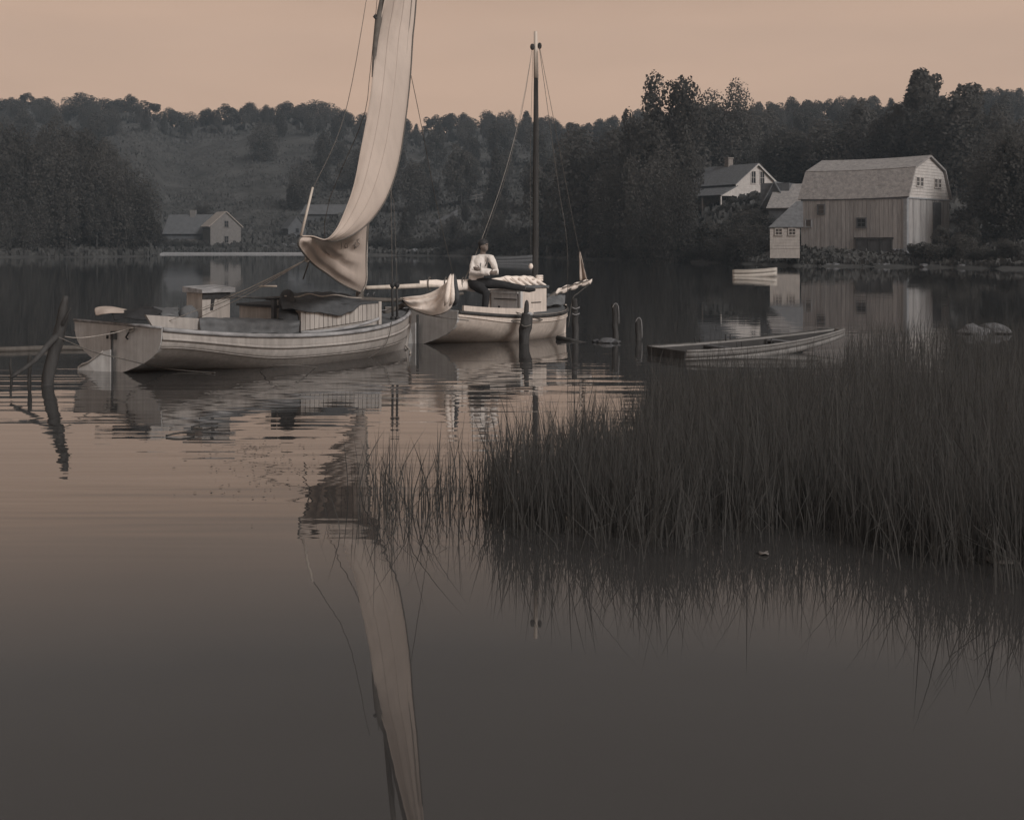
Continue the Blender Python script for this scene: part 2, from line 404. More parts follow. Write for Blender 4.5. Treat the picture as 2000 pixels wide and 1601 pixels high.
# trees down the slopes
def clear_of(px, d, top, base):     # keep fields and buildings open
    boxes = [(268, 268, 470, 372, 999), (300, 395, 490, 492, 240), (500, 385, 690, 495, 266), (1345, 305, 1545, 420, 158), (1490, 300, 1915, 505, 140)]
    for x0, y0, x1, y1, dd in boxes:
        if x0 < px < x1 and d < dd and top < y1 and base > y0: return False
    return True
for u, sp in ((.96, 46), (.90, 50), (.80, 62), (.60, 66), (.42, 70), (.27, 76), (.14, 84), (.05, 92)):
    px = -40+rt.uniform(0, 40)
    while px < 2040:
        pc = px+rt.uniform(-14, 14); px += sp
        ds_, dr_ = interp(SHORE, pc), interp(RIDGE, pc)
        if u < .2 and 300 < pc < 1000: hgt = rt.uniform(4, 7)
        elif u < .3 and 1050 < pc < 1350: hgt = rt.uniform(11, 15)
        else: hgt = rt.uniform(7.5, 12.5)
        d = lerp(ds_, dr_, u)+rt.uniform(-5, 5); d = max(d, ds_+2.5)
        z = terr(pc, d); hgt = min(hgt, H+(HY-interp(SKY, pc)-rt.uniform(5, 22))*d/F-z)
        if hgt < 2.5: continue
        base = HY-(z-H)*F/d; topy = HY-(z+hgt-H)*F/d
        if not clear_of(pc, d, topy, base) or not clear_of(pc-26, d, topy, base) or not clear_of(pc+26, d, topy, base): continue
        if 420 < pc < 620 and u < .75 and rt.random() < .45: continue
        if pc < 330: lb, gp = 'leafy tree in the dark wood behind the left shore point', 'trees behind the left shore'
        elif pc < 760: lb, gp = 'leafy tree on the slope above the far cottages', 'trees above the far cottages'
        elif pc < 1150: lb, gp = 'leafy tree on the slope behind the boat with the bare mast', 'slope trees behind the bare mast'
        elif pc < 1380: lb, gp = 'dark tree massed by the water left of the farmhouse', 'dark trees left of the farmhouse'
        else: lb, gp = 'tree in the dark wood rising behind the farm buildings', 'wood behind the farm buildings'
        tree(pc, d, height=hgt, width=hgt*rt.uniform(.75, 1.05), kind=rt.choice([0, 1, 2, 3, 5, 4]), label=lb, group=gp, far=u > .5)
# the dark point on the left shore
for pc, dd, ty in [(-20, 4, 262), (45, 5, 280), (105, 4, 276), (160, 6, 285), (205, 4, 300), (245, 5, 335), (280, 4, 375), (20, 16, 240), (85, 18, 236), (150, 16, 246), (215, 14, 275), (300, 2.5, 430), (60, 2, 380), (130, 2, 370), (190, 2, 385), (240, 2, 410), (0, 2, 370)]:
    d = interp(SHORE, pc)+dd
    tree(pc, d, top_py=ty, width=11 if ty < 350 else 6.5, kind=rt.choice([7, 8, 8]), label='dark full tree at the water on the left shore point', group='trees on the left shore point')
# the tall trees beside and behind the farm
tree(1306, 142, top_py=142, width=13.5, kind=7, label='tallest ragged-topped tree left of the farmhouse, standing above the skyline')
tree(1412, 172, top_py=160, width=11.5, kind=8, label='tall round-topped tree behind the farmhouse roof and chimney')
tree(1362, 176, top_py=196, width=11, kind=8, label='ragged tree filling the gap between the two tallest trees')
tree(1250, 150, top_py=214, width=9, kind=3, label='ragged lower tree on the left flank of the tallest tree')
tree(1272, 134, top_py=290, width=9, kind=8, label='dark round tree at the foot of the tallest tree')
tree(1210, 146, top_py=320, width=8.5, kind=8, label='dark round tree at the shore straight right of the bare mast')
tree(1312, 126, top_py=330, width=6, kind=8, label='dark oval tree at the shore left of the farmhouse porch')
tree(1812, 150, top_py=133, width=14, kind=6, label='tall tree with a wide spreading layered top above the barn')
tree(1775, 158, top_py=196, width=11, kind=0, label='round tree below the left side of the spreading tree')
tree(1868, 146, top_py=186, width=12, kind=1, label='round tree below the right side of the spreading tree')
tree(1965, 118, top_py=240, width=9, kind=8, label='large dark tree beyond the right end of the barn')
tree(1980, 108, top_py=270, width=10, kind=1, label='dark tree at the right edge past the barn')
tree(1690, 170, top_py=196, width=10, kind=5, label='dark oval tree rising behind the middle of the barn roof')
tree(1550, 165, top_py=250, width=11, kind=1, label='dark tree in the gap between farmhouse and barn')
tree(1620, 160, top_py=236, width=11, kind=0, label='dark tree behind the left end of the barn roof')
tree(1893, 103, top_py=425, width=3.2, kind=3, label='ragged small tree against the barn gable wall')
tree(1838, 104.5, top_py=440, width=2.4, kind=3, label='thin scrubby tree in front of the barn gable')
# bushes (a crown close to the ground)
def bush(px, d, w, h, label, group=None, kind=1):
    x = (px-CX)*d/F; z = terr(px, d)
    r = empty('bush', Matrix.LocRotScale(Vector((x, d, z-.25*h)), Matrix.Rotation(rt.uniform(0, 6), 3, 'Z').to_quaternion(), Vector((w*.6, w*.6, h*1.2))), label, 'bush', group)
    for nm, me in (('crown', KINDS[kind][0]), ('trunk', KINDS[kind][1])):
        o = bpy.data.objects.new('foliage' if nm == 'crown' else 'stem', me); COL.objects.link(o); o.parent = r
for i, pc in enumerate((1395, 1415, 1437, 1458, 1480, 1503)):
    bush(pc, 143-abs(pc-1440)*.03, rt.uniform(2.4, 3.2), rt.uniform(1.0, 1.5), 'dark bush growing below the farmhouse gable wall', 'bushes below the farmhouse', kind=rt.choice((1, 3)))
for i, pc in enumerate((1370, 1400, 1430, 1462, 1492)):
    bush(pc, 125+i*.6, rt.uniform(4.5, 6), rt.uniform(2.2, 3.0), 'large dark bush on the bank left of the white hut', 'large bushes left of the white hut', kind=rt.choice((0, 1, 8)))
for i, pc in enumerate((330, 350, 372, 396)):
    bush(pc, 230, 3, 1.6, 'low bush in front of the left cottage', 'bushes before the left cottage')
for i, pc in enumerate(range(700, 1180, 36)):
    bush(pc, interp(SHORE, pc)+rt.uniform(1.5, 5), rt.uniform(4, 7), rt.uniform(1.8, 3.6), 'dark bush along the far shore behind the two sailboats', 'bushes on the far middle shore', kind=rt.choice((0, 1, 3)))
for i, pc in enumerate(range(1200, 1500, 34)):
    bush(pc, interp(SHORE, pc)+rt.uniform(1, 3), rt.uniform(4, 6), rt.uniform(2.2, 4), 'dark bush at the water left of the farm buildings', 'bushes at the water below the farmhouse', kind=rt.choice((0, 1, 8)))
for i, pc in enumerate((1790, 1822, 1858, 1900, 1945, 1985)):
    bush(pc, interp(SHORE, pc)+1.6+rt.random(), rt.uniform(3, 4.5), rt.uniform(1.3, 2.4), 'scrubby bush on the shore right of the barn corner', 'bushes on the shore right of the barn', kind=rt.choice((0, 3)))

# ground cover: scrub and grass tufts over all the land in view
def undergrowth():
    rng = np.random.RandomState(5); V = []; n = 0
    cnt = 90000
    pxr = rng.uniform(-60, 2060, cnt); u = rng.rand(cnt)**1.6
    for i in range(cnt):
        p = pxr[i]; a, b = interp(SHORE, p), interp(RIDGE, p); d = a+(.15+u[i]*(b-a) if i > 16000 else rng.uniform(-.25, 5))
        if i > cnt-7000: d = lerp(a, b, rng.uniform(.9, 1.03))
        fld = 268 < p < 600 and 245 < d < 380
        z = terr(p, d); x = (p-CX)*d/F; s = rng.uniform(.16, .5)*(.7 if fld else 1)*(.5 if d < 125 else 1)*(.6 if i <= 16000 else 1)
        if i > cnt-7000: s = rng.uniform(.5, 1.3)
        an = rng.uniform(0, 6.28); t = rng.uniform(-.5, .5); ca, sa = math.cos(an)*s, math.sin(an)*s
        c = Vector((x, d, z)); hgt = s*rng.uniform(.9, 2.2)
        V += [c+Vector((-ca, -sa, -.1)), c+Vector((ca, sa, -.1)), c+Vector((ca*.7+t*sa, sa*.7-t*ca, hgt)), c+Vector((-ca*.6+t*sa, -sa*.6-t*ca, hgt*.8))]
    me = bpy.data.meshes.new('undergrowth'); me.from_pydata([tuple(v) for v in V], [], [(4*i, 4*i+1, 4*i+2, 4*i+3) for i in range(cnt)]); me.materials.append(M['shrub'])
    o = bpy.data.objects.new('undergrowth', me); COL.objects.link(o)
    tag(o, 'rough grass and scrub covering the banks and hillside', 'undergrowth', kind='stuff')
undergrowth()

# rocks of the shore
def rockmesh(seed):
    bm = bmesh.new(); bmesh.ops.create_icosphere(bm, subdivisions=2, radius=1)
    for v in bm.verts:
        k = 1+.45*noise.noise(v.co*1.3+Vector((seed*7.1, 0, 0)))
        v.co *= k; v.co.z *= .62
    me = bpy.data.meshes.new('rock'); bm.to_mesh(me); bm.free(); me.materials.append(M['stone']); return me
ROCK = [rockmesh(i) for i in range(4)]
def rock(x, y, z, s, label, group=None, col=None):
    o = bpy.data.objects.new('rock', rt.choice(ROCK)); COL.objects.link(o); o.location = (x, y, z)
    o.scale = (s*rt.uniform(.9, 1.5), s*rt.uniform(.8, 1.1), s*rt.uniform(.6, .9)); o.rotation_euler = (0, 0, rt.uniform(0, 6))
    tag(o, label, 'rock', group); return o
for pc in (1618, 1632, 1648, 1672, 1690, 1702, 1716, 1730, 1806, 1835, 1862, 1880, 1893, 1912):
    d = interp(SHORE, pc)+rt.uniform(-.2, .9); rock((pc-CX)*d/F, d, .12, rt.uniform(.28, .55), 'grey boulder on the shore below the barn', 'boulders below the barn')
for pc in (520, 538, 555, 572, 588): 
    d = interp(SHORE, pc)+3.5+rt.random()*2; rock((pc-CX)*d/F, d, terr(pc, d)+.2, rt.uniform(.4, .8), 'pale boulder on the shore right of the cottages', 'boulders right of the cottages')
for pc in (810, 830, 845, 862, 878, 905): 
    d = interp(SHORE, pc)+1+rt.random()*2; rock((pc-CX)*d/F, d, terr(pc, d)+.25, rt.uniform(.5, .9), 'grey boulder on the far shore left of the seated man', 'boulders on the far shore')
d = 150; 

# ---------------------------------------------------------------- buildings
def frame_at(corner, phi):
    """local x runs along the long wall towards the near corner, y along the gable away from it; returns the matrix whose origin is the NEAR corner"""
    x = Vector((math.cos(phi), -math.sin(phi), 0)); y = Vector((math.sin(phi), math.cos(phi), 0))
    m = Matrix(((x.x, y.x, 0, corner.x), (x.y, y.y, 0, corner.y), (0, 0, 1, corner.z), (0, 0, 0, 1)))
    return m
def window_part(root, c, w, h, axis, frame, panes=(2, 2), depth=.06):
    """axis 'x': in the long wall (faces -y), 'y': in the gable (faces +x). c = centre on the wall face in local coordinates"""
    def q(a, b, o):   # a across, b up, o outwards
        return Vector((c[0]+a, c[1]-o, c[2]+b)) if axis == 'x' else Vector((c[0]+o, c[1]+a, c[2]+b))
    fr = MB(); t = .09
    def bar(a0, a1, b0, b1, o0, o1):
        fr.corners([q(a0, b0, o0), q(a1, b0, o0), q(a1, b0, o1), q(a0, b0, o1), q(a0, b1, o0), q(a1, b1, o0), q(a1, b1, o1), q(a0, b1, o1)])
    bar(-w/2-t, w/2+t, h/2, h/2+t, -.02, .06); bar(-w/2-t, w/2+t, -h/2-t, -h/2, -.02, .09)
    bar(-w/2-t, -w/2, -h/2, h/2, -.02, .06); bar(w/2, w/2+t, -h/2, h/2, -.02, .06)
    fo = fr.build('window', frame, root, world=False, smooth=False)
    nx, ny = panes
    for i in range(nx):
        for j in range(ny):
            g = .025
            a0 = -w/2+i*w/nx+g; a1 = -w/2+(i+1)*w/nx-g; b0 = -h/2+j*h/ny+g; b1 = -h/2+(j+1)*h/ny-g
            MB().corners([q(a0, b0, -.015), q(a1, b0, -.015), q(a1, b0, .022), q(a0, b0, .022), q(a0, b1, -.015), q(a1, b1, -.015), q(a1, b1, .022), q(a0, b1, .022)]).build('pane', M['glass'], fo, world=False, smooth=False)
    if nx*ny > 1:
        mu = MB(); fr = mu
        for i in range(1, nx): bar(-w/2+i*w/nx-.022, -w/2+i*w/nx+.022, -h/2, h/2, -.01, .035)
        for j in range(1, ny): bar(-w/2, w/2, -h/2+j*h/ny-.022, -h/2+j*h/ny+.022, -.011, .034)
        mu.build('glazing_bar', frame, fo, world=False, smooth=False)
    return fo
def roof_planes(root, Lx, prof, mat_, over=.3, thick=.14, names='roof', x0=None, sag=0):
    for (y0, z0), (y1, z1) in zip(prof, prof[1:]):
        n = 10; rows = []
        d = Vector((0, y1-y0, z1-z0)).normalized(); nn = Vector((0, -d.z, d.y))
        for k in range(n+1):
            x = lerp((-Lx if x0 is None else x0)-over, over, k/n); dz = -sag*math.sin(math.pi*k/n)
            rows.append([Vector((x, y0, z0+dz)), Vector((x, y1, z1+dz))])
        mb = MB()
        top = [[p+nn*thick for p in r] for r in rows]
        for k in range(n):
            a, b = rows[k], rows[k+1]; c, e = top[k], top[k+1]
            mb.corners([a[0], b[0], b[1], a[1], c[0], e[0], e[1], c[1]])
        bm = None
        mb.build(names, mat_, root, world=False, smooth=False)
def solid_house(root, Lx, prof, mat_, name='wall', inset=0):
    """closed walls below a gable profile (list of (y,z) from front eave over the top to the back eave)"""
    mb = MB(); Wy = prof[-1][0]
    ring = [(prof[0][0], -1.0)]+list(prof)+[(Wy, -1.0)]
    n = len(ring)
    mb.add([Vector((0, y, z)) for y, z in ring]+[Vector((-Lx, y, z)) for y, z in ring],
           [tuple(range(n)), tuple(range(2*n-1, n-1, -1))]+[(i, (i+1) % n, n+(i+1) % n, n+i) for i in range(n)])
    return mb.build(name, mat_, root, world=False, smooth=False)

# --- the gambrel barn
PHI = R(42); BC = at(1770, 497, 105); BC.z = 1.0
barn = empty('barn', frame_at(BC, PHI), 'weathered board barn with a gambrel roof standing on the shore', 'barn')
BL, BW = 9.9, 8.9; EV = 4.85
prof = [(0, EV), (1.35, 7.35), (BW/2, 8.5), (BW-1.35, 7.35), (BW, EV)]
solid_house(barn, BL, [(.05, EV-.03), (1.38, 7.3), (BW/2, 8.42), (BW-1.38, 7.3), (BW-.05, EV-.03)], M['barn_board'], 'frame_wall')
# vertical boards on the long wall, each one its own piece
rb = random.Random(3); nb = 25; openw = (-4.6, -1.2)        # dark undercroft between these x
for k in range(nb):
    x0 = -BL+k*BL/nb; x1 = x0+BL/nb-.025; o = rb.uniform(0, .03)
    low = rb.uniform(-.1, .12)
    if openw[0] < (x0+x1)/2 < openw[1]: low = 1.42+rb.uniform(-.05, .05)
    MB().corners([(x0, -.04-o, low), (x1, -.04-o, low), (x1, .04, low), (x0, .04, low), (x0, -.04-o, EV-.05), (x1, -.04-o, EV-.05), (x1, .04, EV-.05), (x0, .04, EV-.05)]).build('board', M['barn_board'], barn, world=False, smooth=False)
ng = 22
for k in range(ng):
    y0 = k*BW/ng; y1 = y0+BW/ng-.025; o = rb.uniform(0, .03); ym = (y0+y1)/2
    def ht(y): return interp(prof, y)
    MB().corners([(-.04, y0, -.1), (.04+o, y0, -.1), (.04+o, y1, -.1), (-.04, y1, -.1), (-.04, y0, EV-.02), (.04+o, y0, EV-.02), (.04+o, y1, EV-.02), (-.04, y1, EV-.02)]).build('board', M['barn_board'], barn, world=False, smooth=False)
# upper gable in paler boards
for k in range(14):
    z0 = EV+.02+k*.255; z1 = z0+.235
    def span(z):
        if z < 7.3: t = (z-EV)/(7.35-EV)*1.35
        else: t = 1.35+(z-7.35)/(8.5-7.35)*(BW/2-1.35)
        return max(0, t)
    a0, a1 = span(z0)+.04, span(min(z1, 8.45))+.04
    if a1 >= BW/2-.05: a1 = BW/2-.06
    if z0 > 8.3: break
    MB().corners([(-.03, a0, z0), (.055, a0, z0), (.055, BW-a0, z0), (-.03, BW-a0, z0), (-.03, a1, z1), (.04, a1, z1), (.04, BW-a1, z1), (-.03, BW-a1, z1)]).build('clapboard', M['farm_wall'], barn, world=False, smooth=False)
roof_planes(barn, BL, prof, M['barn_roof'], over=.28, thick=.16, sag=.10)
bt = MB()
bt.corners([(-BL, -.1, EV-.12), (.1, -.1, EV-.12), (.1, -.045, EV-.12), (-BL, -.045, EV-.12), (-BL, -.1, EV), (.1, -.1, EV), (.1, -.045, EV), (-BL, -.045, EV)])
bt.build('eave_board', M['shed_wall'], barn, world=False, smooth=False)
bt = MB(); bt.corners([(.06, -.05, -.2), (.12, -.05, -.2), (.12, .22, -.2), (.06, .22, -.2), (.06, -.05, EV), (.12, -.05, EV), (.12, .22, EV), (.06, .22, EV)])
bt.corners([(-.2, -.12, -.3), (.1, -.12, -.3), (.1, -.06, -.3), (-.2, -.06, -.3), (-.2, -.12, EV-.13), (.1, -.12, EV-.13), (.1, -.06, EV-.13), (-.2, -.06, EV-.13)])
bt.build('corner_board', M['barn_trim'], barn, world=False, smooth=False)
bt = MB(); bt.corners([(-.0, 0, EV-.1), (.14, 0, EV-.1), (.14, BW, EV-.1), (0, BW, EV-.1), (0, 0, EV+.02), (.14, 0, EV+.02), (.14, BW, EV+.02), (0, BW, EV+.02)])
bt.build('gable_ledge', M['barn_trim'], barn, world=False, smooth=False)
# undercroft: sill beam, dark panel painting the shade of the opening, posts
uc = MB(); uc.corners([(openw[0]-.1, -.16, 1.28), (openw[1]+.1, -.16, 1.28), (openw[1]+.1, .05, 1.28), (openw[0]-.1, .05, 1.28), (openw[0]-.1, -.16, 1.44), (openw[1]+.1, -.16, 1.44), (openw[1]+.1, .05, 1.44), (openw[0]-.1, .05, 1.44)])
uc.build('sill_beam', M['dark_wood'], barn, world=False, smooth=False)
uc = MB(); uc.box(((openw[0]+openw[1])/2, .0, .6), (openw[1]-openw[0], .11, 1.34)); uc.build('undercroft_shade', M['shed_wall'], barn, world=False, smooth=False)
for xx in (-4.5, -3.4, -2.3, -1.3):
    MB().box((xx, -.11, .5), (.16, .12, 1.55)).build('post', M['dark_wood'], barn, world=False, smooth=False)
for k in range(9):     # stones under the near corner
    xx = -1.0+.12*(k % 3)*3; zz = -.25+.3*(k//3)
    mb = MB(); mb.ell((xx, -.14, zz), (.19, .12, .15), n=7, m=5); mb.build('foundation_stone', M['stone'], barn, world=False)
window_part(barn, (-7.9, -.075, 3.95), .55, .75, 'x', M['shed_wall'], (1, 2))
window_part(barn, (-9.15, -.075, 2.75), .5, .6, 'x', M['barn_trim'], (1, 1))
window_part(barn, (-4.05, -.075, 2.72), .75, .72, 'x', M['shed_wall'], (2, 2))
for yy in (2.15, 2.95, 5.9, 6.7): window_part(barn, (.06, yy, 6.25), .55, .72, 'y', M['farm_wall'], (2, 2))
MB().corners([(.07, 5.3, .2), (.11, 5.3, .2), (.11, 7.0, .2), (.07, 7.0, .2), (.07, 5.3, EV-.3), (.11, 5.3, EV-.3), (.11, 7.0, EV-.3), (.07, 7.0, EV-.3)]).build('barn_door', M['shed_wall'], barn, world=False, smooth=False)

# --- the white hut against the barn's left end
hc = at(1562, 481, 104); hut = empty('boathouse', frame_at(hc, R(12)), 'small white hut with two windows and a steep dark lean-to roof left of the barn', 'hut')
hw, hd, hh = 2.45, 2.3, 1.62
solid_house(hut, hw, [(0, hh), (hd, hh)], M['white_paint'], 'wall')
rq = [(-hw-.12, -.14, hh-.04), (.3, -.14, hh-.04), (.3, hd, hh+2.2), (-.25, hd, hh+2.2)]
MB().slab(rq, .1).build('roof', M['farm_roof'], hut, world=False, smooth=False)
MB().add([(-hw-.1, -.1, hh), (-hw-.1, hd, hh), (-.3, hd, hh+2.1), (.28, hd, hh+2.1), (.28, hd, hh)], [(0, 1, 2), (1, 4, 3, 2)]).build('roof_end', M['farm_roof'], hut, world=False, smooth=False)
for k in range(7):
    z0 = -.2+k*.24; MB().corners([(-hw, -.03, z0), (0, -.03, z0), (0, .01, z0), (-hw, .01, z0), (-hw, -.015, z0+.23), (0, -.015, z0+.23), (0, .01, z0+.23), (-hw, .01, z0+.23)]).build('clapboard', M['white_paint'], hut, world=False, smooth=False)
for xx in (-1.72, -.62): window_part(hut, (xx, -.035, 1.22), .5, .48, 'x', M['white_paint'], (2, 2))

# --- the farmhouse
fc = at(1437, 410, 150); fc.z = 4.6; farm = empty('farmhouse', frame_at(fc, R(60)), 'white gabled farmhouse with dark shingle roof, chimney and side porch', 'house')
FL, FW = 11.4, 6.7; FE, FA = 4.4, 7.0+.1
s_ = 149/F
FA = H+(HY-321)*151.7/F-fc.z; FE = H+(HY-361)*152.5/F-fc.z
solid_house(farm, FL, [(0, FE-.05), (FW/2, FA-.06), (FW, FE-.05)], M['farm_wall'], 'wall')
for k in range(26):
    z0 = -.6+k*.27; z1 = z0+.255
    if z0 > FA-.5: break
    def sp2(z): return 0 if z < FE else (z-FE)/(FA-FE)*FW/2+.03
    a0, a1 = sp2(z0), min(sp2(z1), FW/2-.04)
    MB().corners([(-.01, a0, z0), (.045, a0, z0), (.045, FW-a0, z0), (-.01, FW-a0, z0), (-.01, a1, z1), (.03, a1, z1), (.03, FW-a1, z1), (-.01, FW-a1, z1)]).build('clapboard', M['farm_wall'], farm, world=False, smooth=False)
roof_planes(farm, FL, [(-.25, FE-.2), (FW/2, FA), (FW+.25, FE-.2)], M['farm_roof'], over=.3, thick=.16)
# verge boards
for ya, za, yb, zb in ((-.25, FE-.25, FW/2, FA-.04), (FW+.25, FE-.25, FW/2, FA-.04)):
    MB().slab([(.33, ya, za-.1), (.33, yb, zb-.1), (.33, yb, zb+.12), (.33, ya, za+.12)], .05).build('verge_board', M['farm_wall'], farm, world=False, smooth=False)
# porch along the left long wall with a shallower roof, gable end closed in white
pz = H+(HY-382)*149/F-fc.z; pd = 2.6
MB().slab([(.3, -pd, pz), (.3, .1, FE-.22), (-FL, .1, FE-.22), (-FL, -pd, pz)], .14).build('porch_roof', M['farm_roof'], farm, world=False, smooth=False)
MB().add([(.28, -pd+.1, pz-.05), (.28, 0, pz-.05), (.28, 0, FE-.35), (.28, -pd+.1, pz), (.2, -pd+.1, pz-.05), (.2, 0, pz-.05), (.2, 0, FE-.35), (.2, -pd+.1, pz)], [(0, 1, 2, 3), (7, 6, 5, 4), (0, 4, 5, 1), (1, 5, 6, 2), (2, 6, 7, 3), (3, 7, 4, 0)]).build('porch_gable', M['farm_wall'], farm, world=False, smooth=False)
for xx in (.1, -3.4, -6.8): MB().box((xx, -pd+.2, pz/2-.4), (.16, .16, pz+.7)).build('porch_post', M['farm_wall'], farm, world=False, smooth=False)
MB().box((-5.2, -pd/2, .1), (10.6, pd, .2)).build('porch_floor', M['shed_wall'], farm, world=False, smooth=False)
for yy in (FW/2-.62, FW/2+.78): window_part(farm, (.05, yy, FE+.85), .66, 1.45, 'y', M['farm_wall'], (2, 2))
for yy in (2.2, 5.2): window_part(farm, (.05, yy, 1.5), .7, 1.35, 'y', M['farm_wall'], (2, 2))
ch = MB(); ch.box((-5.3, FW/2, FA+.25), (.75, .75, 1.5)); ch.box((-5.3, FW/2, FA+1.06), (.92, .92, .14)); ch.build('chimney', M['brick'], farm, world=False, smooth=False)

# --- the shed between house and barn: dark gable and pale roof
sc_ = at(1491, 407, 126); shed = empty('shed', frame_at(at(1541, 412, 127), R(28)), 'dark gabled shed between the farmhouse and the barn', 'shed')
sw = 2.9; sh = 1.3; sa = H+(HY-357)*127/F-shed.location.z
solid_house(shed, 3.0, [(0, sa), (6.5, sa)], M['shed_wall'], 'back_wall')
mb = MB(); mb.add([(-sw, -.1, -1), (0, -.1, -1), (0, -.1, .4), (-sw*.52, -.1, sa+.1), (-sw, -.1, .4)]+[(-sw, 6, -1), (0, 6, -1), (0, 6, .4), (-sw*.52, 6, sa+.1), (-sw, 6, .4)], [(0, 1, 2, 3, 4), (9, 8, 7, 6, 5)]+[(i, (i+1) % 5, 5+(i+1) % 5, 5+i) for i in range(5)])
mb.build('gable_wall', M['shed_wall'], shed, world=False, smooth=False)
for (xa, za, xb, zb) in ((-sw-.15, .25, -sw*.52, sa+.14), (.15, .25, -sw*.52, sa+.14)):
    MB().slab([(xa, -.3, za), (xb, -.3, zb), (xb, 6, zb), (xa, 6, za)], .1).build('roof', M['farm_roof'], shed, world=False, smooth=False)
# pale lean-to roof running on to the barn
lt = empty('lean_to', frame_at(at(1570, 415, 124), R(28)), 'low pale-roofed lean-to joining the shed to the barn', 'shed')
ltz = H+(HY-360)*127/F-lt.location.z
solid_house(lt, 3.6, [(0, .5), (3.4, ltz-.1)], M['shed_wall'], 'wall')
roof_planes(lt, 3.6, [(-.2, .4), (3.4, ltz)], M['barn_roof'], over=.2, thick=.1)

# --- cottages on the far left shore
d0 = 231
ca = empty('cottage', frame_at(Vector(((411-CX)*d0/F, d0, .7)), R(58)), 'grey gabled cottage on the far left shore with a pale roof slope', 'house')
AW, AL = 5.9, 4.6; AE, AA = H+(HY-441)*d0/F-.7, H+(HY-414)*(d0+1.5)/F-.7
solid_house(ca, AL, [(0, AE), (AW/2, AA-.05), (AW, AE-.1)], M['cottage_wall'], 'wall')
roof_planes(ca, AL, [(-.35, AE-.25), (AW/2, AA), (AW+.3, AE-.3)], M['cottage_roof'], over=.3, thick=.15)
window_part(ca, (.03, AW*.52, AE+.35), .75, 1.15, 'y', M['cottage_wall'], (2, 2))
window_part(ca, (.03, AW*.52, 2.0), .75, 1.2, 'y', M['cottage_wall'], (2, 2))
cb = empty('cottage', frame_at(Vector(((404-CX)*236/F, 236, .9)), R(8)), 'long low dim cottage with a chimney behind the grey gabled cottage', 'house')
CL = 8.6; CE, CA = H+(HY-456)*236/F-.9, H+(HY-420)*239/F-.9
solid_house(cb, CL, [(0, CE), (3, CA-.05), (6, CE)], M['dim_wall'], 'wall')
roof_planes(cb, CL, [(-.3, CE-.2), (3, CA), (6.3, CE-.2)], M['dim_roof'], over=.25, thick=.15)
MB().box((-3.9, 2.9, CA+.25), (1.0, .9, 1.4)).build('chimney', M['cottage_wall'], cb, world=False, smooth=False)
window_part(cb, (-5.3, -.03, 1.2), .8, 1.0, 'x', M['dim_wall'], (2, 2))
MB().box((-3.1, -.06, .9), (2.4, .1, 1.9)).build('pale_shutter', M['cottage_wall'], cb, world=False, smooth=False)
MB().box((-1.0, -.05, .8), (1.0, .08, 1.9)).build('door', M['interior'], cb, world=False, smooth=False)
cc = empty('house', frame_at(Vector(((682-CX)*252/F, 252, 1.4)), R(10)), 'dim two-storey house half hidden behind the foot of the tall sail', 'house')
QL = 10.2; QE, QA = H+(HY-418)*252/F-1.4, H+(HY-401)*255/F-1.4
solid_house(cc, QL, [(0, QE), (3.2, QA), (6.4, QE)], M['dim_wall'], 'wall')
roof_planes(cc, QL, [(-.3, QE-.15), (3.2, QA+.05), (6.7, QE-.15)], M['dim_roof'], over=.2, thick=.15)
for xx in (-8.4, -4.4, -1.6):
    for zz in (2.0, 4.7): window_part(cc, (xx, -.03, zz), .9, 1.25, 'x', M['dim_wall'], (2, 2))
cd = empty('shed', frame_at(Vector(((563-CX)*240/F, 240, 1.2)), R(62)), 'small dim gabled shed on the shore between the cottage and the two-storey house', 'shed')
DW = 3.6; DE, DA = H+(HY-446)*240/F-1.2, H+(HY-423)*241/F-1.2
solid_house(cd, 4, [(0, DE), (DW/2, DA-.05), (DW, DE)], M['dim_wall'], 'wall')
roof_planes(cd, 4, [(-.2, DE-.15), (DW/2, DA), (DW+.2, DE-.15)], M['dim_roof'], over=.2, thick=.12)
window_part(cd, (.03, DW*.5, DE-.4), .6, .8, 'y', M['dim_wall'], (1, 1))

# --- pasture fence on the slope behind the bare mast
def rail_fence(pts, label, h=1.5):
    ps = []
    for px, py in pts:
        d = ground_at(px, py); ps.append(Vector(((px-CX)*d/F, d, terr(px, d))))
    r = empty('fence', ps[0], label, 'fence')
    for p in ps:
        hh_ = h*(1.5 if p is ps[2 % len(ps)] else 1)
        MB().box(p+Vector((0, 0, hh_/2-.1)), (.16, .16, hh_+.2)).build('post', M['cottage_wall'], r, smooth=False)
    for a, b in zip(ps, ps[1:]):
        for f in (.45, .85): MB().tube([a+Vector((0, -.1, h*f)), b+Vector((0, -.1, h*f))], .055, 5).build('rail', M['cottage_wall'], r, smooth=False)
rail_fence([(1052, 386), (1066, 385), (1082, 384), (1110, 380), (1140, 375)], 'pale post and rail fence on the slope behind the bare mast')
rail_fence([(905, 400), (930, 396), (952, 392)], 'short post and rail fence on the slope above the seated man', 1.7)
rd = ground_at(868, 438); rx = (868-CX)*rd/F
ol = []
for i in range(7):
    ol.append([Vector((rx+lerp(-2.2, 2.4, i/6), rd+j*.5, terr(868, rd+j*.5)-.2+(lerp(.3, 2.6, i/6) if j else 0)+.25*noise.noise((i*.9, j*1.3, 5)))) for j in range(4)])
thing_mesh(MB().grid(ol), 'ledge', M['stone'], 'pale sloping rock ledge on the bank left of the seated man', 'rock', solid=.3)

